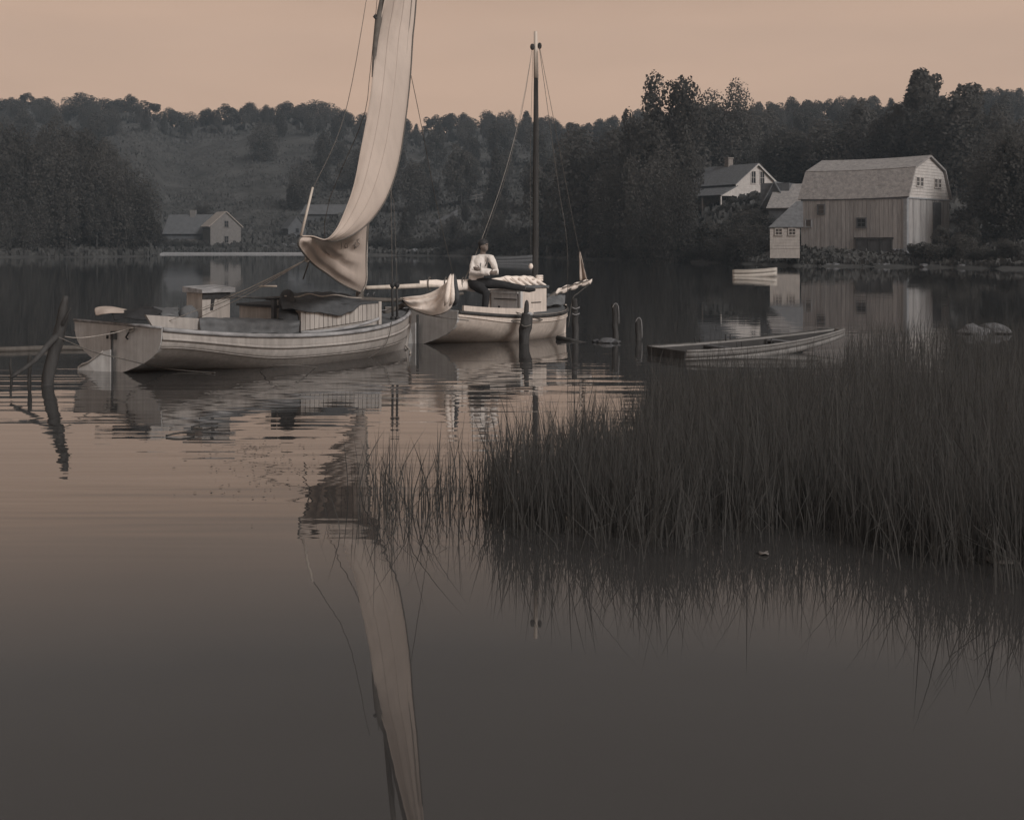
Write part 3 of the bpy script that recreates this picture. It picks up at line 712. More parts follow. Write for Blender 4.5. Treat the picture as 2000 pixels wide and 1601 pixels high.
# ---------------------------------------------------------------- the two sailboats
class Boat:
    def __init__(b, px, d, bow_px, bow_d):
        s = Vector(((px-CX)*d/F, d, 0)); e = Vector(((bow_px-CX)*bow_d/F, bow_d, 0))
        b.L = (e-s).length; b.th = math.atan2(e.x-s.x, e.y-s.y)
        b.M = Matrix.Translation(s) @ Matrix.Rotation(-b.th, 4, 'Z'); b.I = b.M.inverted()
    def on(b, px, py, axis, val):          # where the sight line of a pixel meets a plane of the boat
        o = b.I @ Vector((0, 0, H)); q = b.I @ at(px, py, 20); dr = q-o
        return o+dr*((val-o[axis])/dr[axis])
    def half(b, t): 
        t0 = .42
        if t < t0: return lerp(b.bt, b.bm, math.sin(math.pi/2*t/t0))
        return b.bm*(max(0, 1-((t-t0)/(1-t0))**b.full))
    def sheer(b, t): 
        # quadratic through stern, middle and bow heights
        z0, z1, z2 = b.zs; return z0*(1-t)*(1-2*t)+4*z1*t*(1-t)+z2*t*(2*t-1)
    def pt(b, t, v, side=1, out=0):
        h, zs = b.half(t), b.sheer(t)
        zk = lerp(b.keel[0], b.keel[1], sm(t/.45)) if t < .45 else lerp(b.keel[1], b.keel[2], sm((t-.45)/.55))
        zc = lerp(b.chine[0], b.chine[1], sm(t/.5)) if t < .5 else lerp(b.chine[1], b.chine[2], sm((t-.5)/.5))
        P = [(h, zs), (h*1.0, zc+.22*(zs-zc)), (h*lerp(.97, .6, t), zc-.25*(zc-zk)), (.02, zk)]
        w = [(1-v)**3, 3*v*(1-v)**2, 3*v*v*(1-v), v**3]
        x = sum(p[0]*k for p, k in zip(P, w)); z = sum(p[1]*k for p, k in zip(P, w))
        y = t*(b.L-b.rake*v)
        return Vector((side*(x+out), y+out*.4*max(0, t-.8)/.2, z))
    def v_at(b, t, fr):        # where along the section the side has dropped by a share of its height
        zw = lerp(b.chine[0], .02, sm(t/.38)); z = b.sheer(t); z = z-fr*(z-zw); lo, hi = 0, 1
        for _ in range(18):
            mid = (lo+hi)/2
            if b.pt(min(t, .995), mid, 1).z > z: lo = mid
            else: hi = mid
        return lo
    def line(b, fr, side, out, t1=1.0, n=30): return [b.pt(t1*i/n, b.v_at(t1*i/n, fr), side, out) for i in range(n+1)]
    def hull(b, root, m, tm_, vs, name='strake', steps=26):
        for side in (1, -1):
            for k, (v0, v1) in enumerate(zip(vs, vs[1:])):
                rows = []
                for i in range(steps+1):
                    t = i/steps; row = []; w0, w1 = (q if q in (0, 1) else b.v_at(t, q) for q in (v0, v1))
                    for j in range(5):
                        v = lerp(w0, w1, j/4); row.append(b.pt(t, v, side, 0.002+.012*(j/4)))
                    row.append(b.pt(t, w1, side, -.004))
                    rows.append(row)
                MB().grid(rows).build(name, m, root, world=False)
        # inside skin so that the hull is closed
        rows = []
        for i in range(steps+1):
            t = i/steps
            rows.append([b.pt(t, v, 1, -.02) for v in (0, .25, .5, .75, 1)]+[b.pt(t, v, -1, -.02) for v in (.75, .5, .25, 0)])
        MB().grid(rows).build('hull_lining', M['interior'], root, world=False)
        # transom
        ring = [b.pt(0, v/10, 1) for v in range(11)]+[b.pt(0, v/10, -1) for v in range(9, -1, -1)]
        n = len(ring); front = [p+Vector((0, .05, 0)) for p in ring]; back = [p+Vector((0, -.012, 0)) for p in ring]
        MB().add(front+back, [tuple(range(n)), tuple(range(2*n-1, n-1, -1))]+[(i, (i+1) % n, n+(i+1) % n, n+i) for i in range(n)]).build('transom', tm_, root, world=False, smooth=False)
    def along(b, t0, t1, n=20, v=0, side=1, out=.0, dz=0): return [b.pt(lerp(t0, t1, i/n), v, side, out)+Vector((0, 0, dz)) for i in range(n+1)]
    def deck(b, root, m, cockpit, inset=.28, drop=.03):
        mb = MB(); n = 26
        for i in range(n):
            t0, t1 = i/n, (i+1)/n; tm_ = (t0+t1)/2
            A = [b.pt(t, 0, 1, -.015)-Vector((0, 0, drop)) for t in (t0, t1)]; B = [b.pt(t, 0, -1, -.015)-Vector((0, 0, drop)) for t in (t0, t1)]
            cr = Vector((0, 0, .03))
            if cockpit[0] < tm_ < cockpit[1]:
                for S, sg in ((A, 1), (B, -1)):
                    ins = [Vector((sg*max(.05, abs(p.x)-inset), p.y, p.z)) for p in S]
                    mb.add([S[0], S[1], ins[1], ins[0]], [(0, 1, 2, 3)])
                    mb.add([ins[0], ins[1], Vector((ins[1].x*.95, ins[1].y, .36)), Vector((ins[0].x*.95, ins[0].y, .36))], [(0, 1, 2, 3)])
                mb.add([(abs(A[0].x)*.85, A[0].y, .37), (abs(A[1].x)*.85, A[1].y, .37), (-abs(A[1].x)*.85, A[1].y, .37), (-abs(A[0].x)*.85, A[0].y, .37)], [(0, 1, 2, 3)])
            else:
                c0, c1 = (A[0]+B[0])/2+cr, (A[1]+B[1])/2+cr
                mb.add([A[0], A[1], c1, c0], [(0, 1, 2, 3)]); mb.add([c0, c1, B[1], B[0]], [(0, 1, 2, 3)])
        mb.build('deck', m, root, world=False)
def cloth(name, path, prof, mat_, parent=None, world=False, amp=.03, freq=3, seed=0, thick=.012, **tg):
    """a draped sheet: rows follow path points, each row a list of points; rumpled by noise"""
    rows = []
    for r in path:
        row = []
        for p in r:
            p = Vector(p); q = p*freq+Vector((seed, seed*.7, 0))
            row.append(p+Vector((noise.noise(q), noise.noise(q+Vector((9, 0, 0))), noise.noise(q+Vector((0, 9, 0)))))*amp)
        rows.append(row)
    mb = MB().grid(rows)
    if parent is not None: return mb.build(name, mat_, parent, world=world, solid=thick)
    o = thing_mesh(mb, name, mat_, **tg, solid=thick)
    return o
def catm(ctrl, nu, nv):      # smooth a coarse control grid
    rows = [poly(r, nv) for r in ctrl]
    cols = [poly([rows[i][j] for i in range(len(rows))], nu) for j in range(nv)]
    return [[cols[j][i] for j in range(nv)] for i in range(nu)]

# ------------------------------------------------ the near sailboat, seen from her stern quarter
A = Boat(228, gd(725), 800, gd(679))
A.bt, A.bm, A.full, A.zs, A.keel, A.chine, A.rake = 1.30, 1.44, 2.6, (.70, .50, .73), (-.04, -.32, -.2), (.33, -.16, -.06), .20
near = empty('sailboat', A.M, 'near white sailboat with the tall slack sail hoisted and tarps over her cabin', 'sailboat')
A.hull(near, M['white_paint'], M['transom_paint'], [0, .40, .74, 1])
A.deck(near, M['grey_cloth'], (.12, .40))
for side in (1, -1):      # rubbing strakes
    MB().tube(A.along(0, 1, 30, .015, side, .02), [.034]*31, 6).build('rub_rail', M['worn_rail'], near, world=False)
    MB().tube(A.line(.40, side, .014), [.024]*31, 6).build('rub_rail', M['white_paint'], near, world=False)
    MB().tube(A.line(.74, side, .006, .985), [.012]*31, 5).build('rub_rail', M['white_paint'], near, world=False)
# stem
MB().tube([A.pt(1, v, 1)+Vector((-.02, .02, 0)) for v in (0, .2, .4, .6, .8, 1)], [.05, .048, .045, .045, .042, .04], 6).build('stem', M['white_paint'], near, world=False)
# transom trim, rudder, post
MB().tube([A.pt(0, 0, s)+Vector((0, -.02, .012)) for s in (-1, -.5, 0, .5, 1)], .022, 5).build('transom_cap', M['worn_rail'], near, world=False)
rd_ = MB(); ym = -.06
rd_.corners([(-.014, ym-.03, -.3), (.014, ym-.03, -.3), (.014, ym, -.3), (-.014, ym, -.3), (-.014, ym-.03, .5), (.014, ym-.03, .5), (.014, ym, .5), (-.014, ym, .5)])
rd_.box((0, -.05, .54), (.085, .06, .12))
rd_.build('rudder_post', M['dark_wood'], near, world=False, smooth=False)
p_ = [A.on(x, y, 1, -.12) for x, y in ((229, 690), (205, 692), (196, 703), (188, 710), (176, 718))]
blade = [(.0, -.10, .33), (p_[1].x, -.14, .30), (p_[2].x, -.2, .2), (p_[3].x, -.25, .12), (p_[4].x, -.3, .03), (p_[4].x, -.3, -.3), (.0, -.10, -.3)]
n_ = len(blade); MB().add([Vector(p) for p in blade]+[Vector(p)+Vector((0, .035, 0)) for p in blade], [tuple(range(n_)), tuple(range(2*n_-1, n_-1, -1))]+[(i, (i+1) % n_, n_+(i+1) % n_, n_+i) for i in range(n_)]).build('rudder', M['transom_paint'], near, world=False, smooth=False)
MB().tube(poly([Vector(p)+Vector((0, -.01, 0)) for p in blade[1:6]], 12), .018, 5).build('rudder_edge', M['white_paint'], near, world=False)
MB().box((-.24, -.025, .50), (.03, .02, .05)).build('gudgeon', M['iron'], near, world=False)
for xx, zz in ((.36, .50),): MB().tube([(xx, -.02, zz), (xx+.02, -.06, zz+.03), (xx+.12, -.05, zz+.14), (xx+.2, .0, zz+.2)], .014, 5).build('cleat', M['iron'], near, world=False)
# after coaming box and guard rails
def side_plane(px, py, x): return A.on(px, py, 0, x)
def panel(name, quad, x, t, m, parent, boards=0):
    """quad: image corners BL, BR, TR, TL on a plane of constant x of the boat"""
    q = [side_plane(a, b, x) for a, b in quad]
    if not boards:
        MB().corners([q[0], q[1], q[1]-Vector((t, 0, 0)), q[0]-Vector((t, 0, 0)), q[3], q[2], q[2]-Vector((t, 0, 0)), q[3]-Vector((t, 0, 0))]).build(name, m, parent, world=False, smooth=False); return q
    rr = random.Random(4)
    for k in range(boards):
        a, b = k/boards, (k+1)/boards-.010/max(.01, (q[1]-q[0]).length)*1.0
        o = Vector((rr.uniform(0, .006), 0, 0))
        c = [q[0].lerp(q[1], a)+o, q[0].lerp(q[1], b)+o, q[3].lerp(q[2], b)+o, q[3].lerp(q[2], a)+o]
        MB().corners([c[0], c[1], c[1]-Vector((t, 0, 0)), c[0]-Vector((t, 0, 0)), c[3], c[2], c[2]-Vector((t, 0, 0)), c[3]-Vector((t, 0, 0))]).build(name, m, parent, world=False, smooth=False)
    return q
panel('after_coaming', [(300, 640), (388, 644), (388, 622), (285, 615)], 1.02, .05, M['white_paint'], near)
rl = [side_plane(x, y, 1.24) for x, y in ((313, 645), (345, 648), (380, 651), (413, 652))]
MB().tube(rl, [.03, .034, .036, .03], 7).build('guard_rail', M['worn_rail'], near, world=False)
rl = [side_plane(x, y, 1.10) for x, y in ((588, 649), (640, 646), (690, 638), (725, 628), (740, 622))]
MB().tube(poly(rl, 12), .026, 7).build('guard_rail', M['worn_rail'], near, world=False)
# cabin: tongued boards on the side, roof, fore end
CXS = .90
cabq = [(588, 646), (741, 622), (741, 591), (588, 603)]
cq = [side_plane(a, b, CXS) for a, b in cabq]
cab = MB(); yy0, yy1 = cq[0].y, cq[1].y; zt0, zt1 = cq[3].z, cq[2].z
cab.corners([(CXS-.035, yy0+.02, .3), (CXS-.035, yy1-.02, .3), (-CXS+.035, yy1-.02, .3), (-CXS+.035, yy0+.02, .3), (CXS-.035, yy0+.02, zt0-.01), (CXS-.035, yy1-.02, zt1-.01), (-CXS+.035, yy1-.02, zt1-.01), (-CXS+.035, yy0+.02, zt0-.01)])
cabo = cab.build('cabin', M['board_paint'], near, world=False, smooth=False)
panel('cabin_board', cabq, CXS, .03, M['board_paint'], cabo, 18)
MB().corners([(CXS+.012, yy0-.02, zt0-.01), (CXS+.012, yy1+.02, zt1-.01), (-CXS, yy1+.02, zt1-.01), (-CXS, yy0-.02, zt0-.01), (CXS+.012, yy0-.02, zt0+.03), (CXS+.012, yy1+.02, zt1+.03), (-CXS, yy1+.02, zt1+.03), (-CXS, yy0-.02, zt0+.03)]).build('cabin_roof', M['tarp'], cabo, world=False, smooth=False)
MB().corners([(CXS+.02, yy1-.03, .5), (CXS+.02, yy1+.03, .5), (CXS-.06, yy1+.03, .5), (CXS-.06, yy1-.03, .5), (CXS+.02, yy1-.03, zt1+.02), (CXS+.02, yy1+.03, zt1+.02), (CXS-.06, yy1+.03, zt1+.02), (CXS-.06, yy1-.03, zt1+.02)]).build('corner_post', M['board_paint'], cabo, world=False, smooth=False)
# upright posts of the companionway
q = [side_plane(x, y, .25) for x, y in ((536, 628), (548, 628), (548, 582), (536, 582))]
for a in (0, 1):
    y0_ = q[a].y; MB().corners([(.27-.04*a, y0_-.03, .35), (.27-.04*a, y0_+.03, .35), (.2, y0_+.03, .35), (.2, y0_-.03, .35), (.27-.04*a, y0_-.03, q[2].z), (.27-.04*a, y0_+.03, q[2].z), (.2, y0_+.03, q[2].z), (.2, y0_-.03, q[2].z)]).build('companionway_post', M['board_paint'] if a else M['grey_cloth'], near, world=False, smooth=False)
q = [side_plane(x, y, .3) for x, y in ((452, 579), (545, 583))]
MB().tube([q[0], q[1]], .02, 5).build('companionway_beam', M['grey_cloth'], near, world=False)
# the engine box with its overhanging lid
q = [side_plane(x, y, .25) for x, y in ((395, 634), (449, 634), (449, 572), (395, 572))]
bx = MB(); bx.corners([(.25, q[0].y, .3), (.25, q[1].y, .3), (-.2, q[1].y, .3), (-.2, q[0].y, .3), (.25, q[0].y, q[3].z), (.25, q[1].y, q[2].z), (-.2, q[1].y, q[2].z), (-.2, q[0].y, q[3].z)])
bo = bx.build('engine_box', M['board_paint'], near, world=False, smooth=False)
MB().corners([(.31, q[0].y-.04, q[3].z), (.31, q[1].y+.06, q[3].z), (-.26, q[1].y+.06, q[3].z), (-.26, q[0].y-.04, q[3].z), (.31, q[0].y-.04, q[3].z+.05), (.31, q[1].y+.06, q[3].z+.07), (-.26, q[1].y+.06, q[3].z+.11), (-.26, q[0].y-.04, q[3].z+.09)]).build('lid', M['worn_rail'], bo, world=False, smooth=False)
MB().corners([(.265, q[0].y, q[3].z-.10), (.265, q[1].y, q[3].z-.10), (.24, q[1].y, q[3].z-.10), (.24, q[0].y, q[3].z-.10), (.265, q[0].y, q[3].z), (.265, q[1].y, q[3].z), (.24, q[1].y, q[3].z), (.24, q[0].y, q[3].z)]).build('lid_rim', M['iron'], bo, world=False, smooth=False)
dr = [side_plane(x, y, .262) for x, y in ((413, 583), (420, 583), (416, 606), (411, 606))]
MB().corners([dr[3], dr[2], dr[2]-Vector((.02, 0, 0)), dr[3]-Vector((.02, 0, 0)), dr[0], dr[1], dr[1]-Vector((.02, 0, 0)), dr[0]-Vector((.02, 0, 0))]).build('slot', M['iron'], bo, world=False, smooth=False)

# mast, boom, gaff
mast_b = A.on(702, 585, 0, 0); MB_ = A.M @ mast_b
DM = MB_.y                           # distance of the mast
mtop = at(778, -330, DM-.25)
mast = MB().tube([A.M @ (mast_b+Vector((0, 0, -.45))), MB_, at(713, 455, DM-.02), at(735, 150, DM-.1), mtop], [.07, .07, .066, .06, .04], 10).build('mast', M['spar'], near)
boom_pts = [A.on(x, y, 0, .05) for x, y in ((792, 586), (740, 586), (690, 584), (600, 582), (520, 583))]
MB().tube(boom_pts, [.03, .042, .045, .045, .03], 8).build('boom', M['spar'], near, world=False)
for x, y in ((706, 580), (716, 580), (728, 578)): 
    p = A.on(x, y, 0, .05); MB().tube([p, p+Vector((0, .02, .05)), p+Vector((0, .05, .06))], .012, 5).build('cleat', M['grey_cloth'], near, world=False)
gaff = [at(728, 150, 18.0), at(735, 70, 18.9), at(746, 10, 19.6), at(768, -90, 20.8), at(800, -262, DM-.2)]
MB().tube(poly(gaff, 14), [.016, .024, .034, .042, .05, .055, .058, .06, .06, .06, .06, .058, .055, .05], 8).build('gaff', M['spar'], near)
MB().tube([at(734, 30, 19.3), at(731, 33, 19.25), at(736, 38, 19.2)], .022, 5).build('gaff_block', M['iron'], near)

# ---- the tall slack sail
Lp = [(808, -270, 21.4), (752, 0, 19.55), (738, 70, 18.9), (729, 150, 18.0), (722, 205, 17.8), (706, 290, 17.45), (691, 365, 17.15), (670, 423, 16.9), (654, 453, 16.65), (636, 468, 16.6), (612, 462, 16.55), (590, 461, 16.5)]
Fp = [(832, -270, 21.2), (812, 10, 19.5), (806, 75, 19.1), (801, 150, 18.75), (793, 225, 18.35), (779, 315, 17.9), (757, 382, 17.5), (727, 428, 17.2), (692, 457, 16.98), (658, 470, 16.8), (637, 470, 16.65), (612, 464, 16.56), (590, 463, 16.5)]
Gp = [(822, -270, 21.9), (795, 10, 21.3), (788, 75, 21.2), (778, 150, 21.1), (766, 225, 20.8), (750, 315, 20.3), (728, 395, 19.8), (710, 432, 19.6), (694, 462, 19.3), (674, 480, 18.9), (655, 490, 18.4), (625, 480, 17.5), (590, 466, 16.55)]
Mp = [(800, -270, 22.2), (770, 10, DM), (760, 75, DM), (746, 150, DM), (737, 225, DM), (726, 315, DM), (719, 400, DM), (716, 455, DM), (715, 485, DM), (714.5, 515, DM), (714, 550, DM), (705, 572, DM)]
NR = 64
Lc, Fc, Gc, Mc = [[at(*p) for p in poly(q_, NR)] for q_ in (Lp, Fp, Gp, Mp)]
rows = []
for i in range(NR):
    v = i/(NR-1); row = []
    a, b_, g_, m_ = Lc[i], Fc[i], Gc[i], Mc[i]
    belly = Vector((0, -1, 0))*.16*math.sin(math.pi*min(1, v*1.02))*min(1, (b_-a).length/.5)
    for k in range(14):                         # front strip, bellied towards us
        s = k/13; p = a.lerp(b_, s)+belly*(1-(2*s-1)**2)**1.0*.8
        w = noise.noise((s*2.2+v*1.5, v*5.0, 1.7))*.035+noise.noise((s*7, v*4, 4.1))*.012+noise.noise((s*8+v*7, v*4-s*2, 2.3))*.020
        row.append(p+Vector((w*.2, -w, 0)))
    for k in range(1, 21):                      # round the fold and back to the mast
        s = k/20
        # quadratic through fold, mid, luff
        c = g_+(g_-(b_+m_)/2)*.5
        p = b_*(1-s)**2+c*2*s*(1-s)+m_*s*s
        sag = 0
        if v > .55:
            f = (v-.55)/.45
            # folds radiating from the clew, and the scalloped foot
            w = (abs(math.sin(f*12+s*1.3+.5*math.sin(s*5)))-.6)*.34*(1-s)**.8*s*2.6*f**.6+noise.noise((s*5, f*11, 8))*.07*s*(1-s)*4
            p = p+Vector((.25*w, -w, -.5*abs(w)*f))
            p.z -= .34*f**3*math.sin(math.pi*s)*(1 if f > .5 else f*2)*.5
        row.append(p)
    rows.append(row)
sail = MB().grid(rows).build('sail', M['sail'], near)
# tabling along the leech and the fold, bolt rope at the luff, foot rope
MB().tube([p+Vector((0, -.012, 0)) for p in Lc], .010, 5).build('leech_rope', M['sail'], sail)
MB().tube([rows[i][13]+Vector((.004, -.006, 0)) for i in range(2, NR)], .010, 5).build('bolt_rope', M['rope'], sail)
MB().tube([rows[i][12]+Vector((-.03, -.012, 0)) for i in range(2, 44)], .004, 5).build('seam', M['rope'], sail)
for kk in (4, 8): MB().tube([rows[i][kk]+Vector((0, -.004, 0)) for i in range(2, 54)], .005, 4).build('seam', M['sail'], sail)
MB().tube([rows[-1][k]+Vector((0, -.01, 0)) for k in range(13, 34)], .013, 5).build('foot_rope', M['rope'], sail)
MB().tube([rows[i][-1]+Vector((.02, -.03, 0)) for i in range(36, NR)], .014, 5).build('luff_rope', M['pale_rope'], sail)
# the figures stamped on the sail near the fold
def strokes(segs, rowi, mt, parent):
    for pts in segs:
        MB().tube([at(x, y, dd) for x, y, dd in pts], .0045, 4).build('sail_mark', mt, parent)
def dsail(x, y):      # distance of the visible back sheet at a pixel
    best = None
    for i in range(NR//2, NR):
        for k in range(14, 34):
            p = rows[i][k]; X = CX+F*p.x/p.y; Y = HY-(p.z-H)*F/p.y; e = (X-x)**2+(Y-y)**2
            if best is None or e < best[0]: best = (e, p.y)
    return best[1]-.07
def mk(poly_): 
    return [(x, y, dsail(x, y)) for x, y in poly_]
strokes([mk([(666.5, 473), (667, 486)]), mk([(673, 480), (675, 475), (679, 477), (679, 483), (675, 485), (673, 480)]), mk([(691, 478), (696, 484)]), mk([(694, 474), (692, 487)]), mk([(702, 467), (698, 468), (698, 473), (702, 475), (701, 480), (697, 482)]), mk([(708, 464), (707, 482)])], 0, M['sail_ink'], sail)

# topping lifts, sheets, shrouds
def rope(pts, r, m, parent, n=12, name='rope', world=True):
    MB().tube(poly(pts, n) if n else pts, r, 4).build(name, m, parent, world=world)
MB().tube([at(611, 366, 16.6), at(600, 412, 16.55), at(588, 461, 16.5)], [.016, .018, .02], 6).build('club_pole', M['pale_spar'], near)
rope([at(722, -40, 20.5), at(690, 150, 19), at(661, 262, 17.6), at(612, 366, 16.6)], .006, M['rope'], near, name='topping_lift')
rope([at(740, -40, 21), at(722, 150, 20), at(708, 235, 19.5), at(640, 400, 18.5), at(636, 500, 18.3)], .006, M['rope'], near, name='lazy_jack')
blk = at(600, 506, 17.1)
MB().ell(blk, (.035, .03, .05)).build('block', M['pale_rope'], near)
rope([at(587, 465, 16.5), at(596, 485, 16.8), blk], .008, M['pale_rope'], near, name='sheet_pendant')
MB().tube([at(604, 510, 17.2), at(592, 545, 18.6)], .012, 4).build('block_strop', M['rope'], near)
for (x, y, xx) in ((412, 590, .0), (396, 606, .3), (316, 632, .9), (385, 622, .85)):
    e = A.M @ A.on(x, y, 0, xx)
    m_ = (blk+e)/2+Vector((0, 0, -.05)); rope([blk, m_, e], .0055, M['pale_rope'], near, 8, 'mainsheet')
MB().tube([at(506, 559, 18.5), at(540, 559, 18.2)], .014, 5).build('boat_hook', M['pale_spar'], near)
# shroud with dead-eyes on the starboard bow
for dx in (0, 9):
    c = A.pt(.86 if dx else .82, .06, 1); cw = A.M @ c
    X0 = 767+dx; dd = (A.M @ A.pt(.85, 0, 1)).y
    MB().tube([at(X0, 652, dd-.03), at(X0, 628, dd-.02)], .02, 5).build('chainplate', M['iron'], near)
    MB().ell(at(X0, 622, dd), (.045, .03, .05), n=8, m=6).build('deadeye', M['iron'], near)
    MB().tube([at(X0, 622, dd), at(X0-.5, 560, dd+.02)], .022, 5).build('lanyard', M['dark_wood'], near)
    MB().ell(at(X0-.5, 557, dd), (.045, .03, .05), n=8, m=6).build('deadeye', M['iron'], near)
    rope([at(X0-.5, 557, dd+.02), at(764+dx*.6, 400, dd+.1), at(764, 330, dd+.2), at(770, -200, DM)], .008 if not dx else .006, M['rope'], near, 12, 'shroud')
# bowsprit, forestay and the jib dropped on it
bs = [A.M @ A.pt(.90, 0, 0), at(800, 590, 22.75), at(858, 581, 22.55), at(905, 573, 22.4)]
MB().tube(bs, [.05, .045, .036, .028], 7).build('bowsprit', M['spar'], near)
rope([at(803, 148, 18.9), at(822, 240, 20.0), at(853, 400, 21.4), at(886, 541, 22.3)], .006, M['rope'], near, name='forestay')
rope([at(786, 590, 22.4), at(815, 607, 22.25), at(850, 618, 22.2), at(915, 626, 22.9)], .010, M['rope'], near, name='bobstay')
ctrl = []
top = [(781, 582, 22.45), (800, 579, 22.3), (826, 576, 22.2), (848, 568, 22.15), (866, 556, 22.15), (885, 540, 22.15)]
bot = [(783, 584, 22.5), (797, 598, 22.3), (815, 608, 22.15), (845, 616, 22.1), (876, 606, 22.1), (895, 580, 22.2)]
for s in (0, .2, .42, .65, .85, 1):
    row = []
    for (a, b_) in zip(top, bot):
        p, q2 = at(*a), at(*b_)
        w = (p-q2).length
        row.append(p.lerp(q2, s)+Vector((0, -.26*w*math.sin(math.pi*min(1, s**1.7))**.9, 0)))
    ctrl.append(row)
g = catm(ctrl, 26, 34)
for i, r in enumerate(g):
    for j, p in enumerate(r):
        u, v = j/33, i/25
        f = math.sin((math.atan2(v-.02, 1.05-u))*15)*.045*min(1, (1-u)*5+.2)*math.sin(math.pi*v)
        r[j] = p+Vector((0, -f, .3*f))+Vector((0, noise.noise((u*6, v*6, 3))*.03*math.sin(math.pi*v), 0))
jib = MB().grid(g).build('jib', M['furled'], near)
bk = [[p+Vector((0, .03+.5*(1-abs(2*i/25-1))*.35, 0)) for p in r] for i, r in enumerate(g)]
MB().grid(bk).build('jib_back', M['furled'], jib)
for j0, col in ((27, 'furled'), (30, 'furled'), (32, 'tarp')):
    pts = [at(885+(j0-30)*1.5, 536, 22.0), at(884+(j0-30)*2.5, 556, 21.8), at(872+(j0-27)*4, 585, 21.72), at(868+(j0-27)*3, 598, 21.85)]
    MB().tube(poly(pts, 10), [.012, .03, .04, .045, .05, .05, .045, .035, .022, .006], 6).build('jib_fold', M[col], jib)
MB().tube([at(884, 533, 22.1), at(888, 540, 22.0), at(892, 556, 21.95), at(889, 566, 21.9)], [.015, .03, .022, .008], 6).build('jib_head', M['iron'], jib)
MB().tube([p+Vector((0, -.01, 0)) for p in g[25][:30]], .011, 4).build('jib_rope', M['rope'], jib)

# ---- cloths and bundles lying on her
def onA(x, y, xx): return A.M @ A.on(x, y, 0, xx*1.345)
def sheet(name, ctrlpx, m, label, cat, nu=18, nv=30, amp=.035, freq=4, seed=1, group=None):
    g_ = catm([[onA(*p) for p in r] for r in ctrlpx], nu, nv)
    return cloth(name, g_, None, m, amp=amp, freq=freq, seed=seed, label=label, cat=cat, group=group)
sheet('tarp', [[(548, 576, -.45), (600, 572, -.45), (650, 572, -.45), (700, 578, -.4)], [(545, 581, .1), (600, 578, .12), (650, 577, .12), (705, 585, .12)], [(549, 590, .55), (600, 590, .6), (655, 590, .62), (706, 592, .6)], [(551, 598, .68), (595, 600, .70), (645, 604, .70), (704, 594, .69)], [(553, 604, .70), (590, 606, .72), (668, 615, .73), (704, 597, .70)]], M['tarp'], 'dark tarpaulin thrown over the cabin roof of the near sailboat', 'tarp', 26, 44, .03, 6, 2)
sheet('canvas', [[(545, 590, .2), (560, 582, .2), (585, 585, .2)], [(546, 605, .5), (563, 602, .52), (588, 606, .5)], [(548, 625, .62), (566, 628, .66), (586, 632, .64)]], M['tarp'], 'dark canvas hanging at the after corner of the near cabin', 'canvas', 18, 14, .05, 5, 5)
MB_h = MB(); MB_h.ell(onA(561, 577, .45), (.11, .1, .10), n=9, m=6); MB_h.ell(onA(561, 592, .47), (.14, .12, .17), n=9, m=6)
thing_mesh(MB_h, 'bundle', M['tarp'], 'dark knotted canvas bundle sitting at the after end of the near cabin', 'bundle')
sheet('canvas', [[(392, 622, .3), (440, 622, .3), (500, 623, .3), (560, 624, .3), (586, 626, .3)], [(390, 623, .74), (440, 624, .76), (500, 627, .77), (545, 629, .77), (585, 628, .76)], [(390, 636, .80), (440, 640, .82), (505, 646, .83), (545, 645, .83), (584, 640, .80)], [(391, 648, .82), (440, 650, .85), (505, 651, .86), (548, 651, .85), (585, 650, .82)]], M['grey_cloth'], 'grey canvas draped in folds along the cockpit coaming of the near sailboat', 'canvas', 18, 44, .03, 5, 7)
sheet('sailcloth', [[(188, 602, -.35), (205, 599, -.3), (235, 602, -.2), (255, 608, -.1)], [(186, 606, -.2), (205, 603, -.05), (232, 606, .0), (252, 610, .1)], [(187, 616, -.1), (205, 612, .1), (228, 609, .15), (250, 612, .2)]], M['sail'], 'white folded sailcloth lying on the stern deck of the near sailboat', 'sailcloth', 12, 20, .02, 6, 3)
sheet('oilskin', [[(222, 608, -.2), (260, 605, -.2), (290, 598, -.1), (318, 608, 0)], [(220, 613, .1), (258, 609, .25), (290, 601, .3), (314, 612, .35)], [(224, 622, .3), (258, 623, .42), (290, 621, .45), (306, 618, .45)]], M['black_cloth'], 'black oilskin heaped beside the white sailcloth on the near stern', 'oilskin', 14, 22, .04, 6, 4)
sheet('net_heap', [[(300, 601, -.3), (325, 602, -.3), (348, 600, -.2)], [(305, 606, .1), (328, 605, .1), (348, 605, .1)], [(315, 616, .4), (332, 617, .4), (350, 617, .4)]], M['grey_cloth'], 'low grey heap of netting behind the after coaming of the near sailboat', 'netting', 12, 16, .04, 8, 6)
mb = MB(); mb.ell(onA(368, 617, .32), (.15, .19, .17), n=14, m=10)
for v in mb.v: v += Vector((noise.noise(v*6), noise.noise(v*6+Vector((4, 0, 0))), noise.noise(v*6+Vector((0, 4, 0)))))*.03
thing_mesh(mb, 'covered_bundle', M['grey_cloth'], 'round-topped grey covered bundle beside the tall box on the near sailboat', 'bundle')

line_ = [onA(x, y, .55+.1*math.sin(x*.3)) for x, y in ((556, 578), (580, 580), (604, 574), (628, 579), (655, 576), (684, 581), (706, 582))]
thing_mesh(MB().tube(poly(line_, 40), .012, 5), 'rope', M['pale_rope'], 'slack pale rope lying along the tarp on the near cabin roof', 'rope')

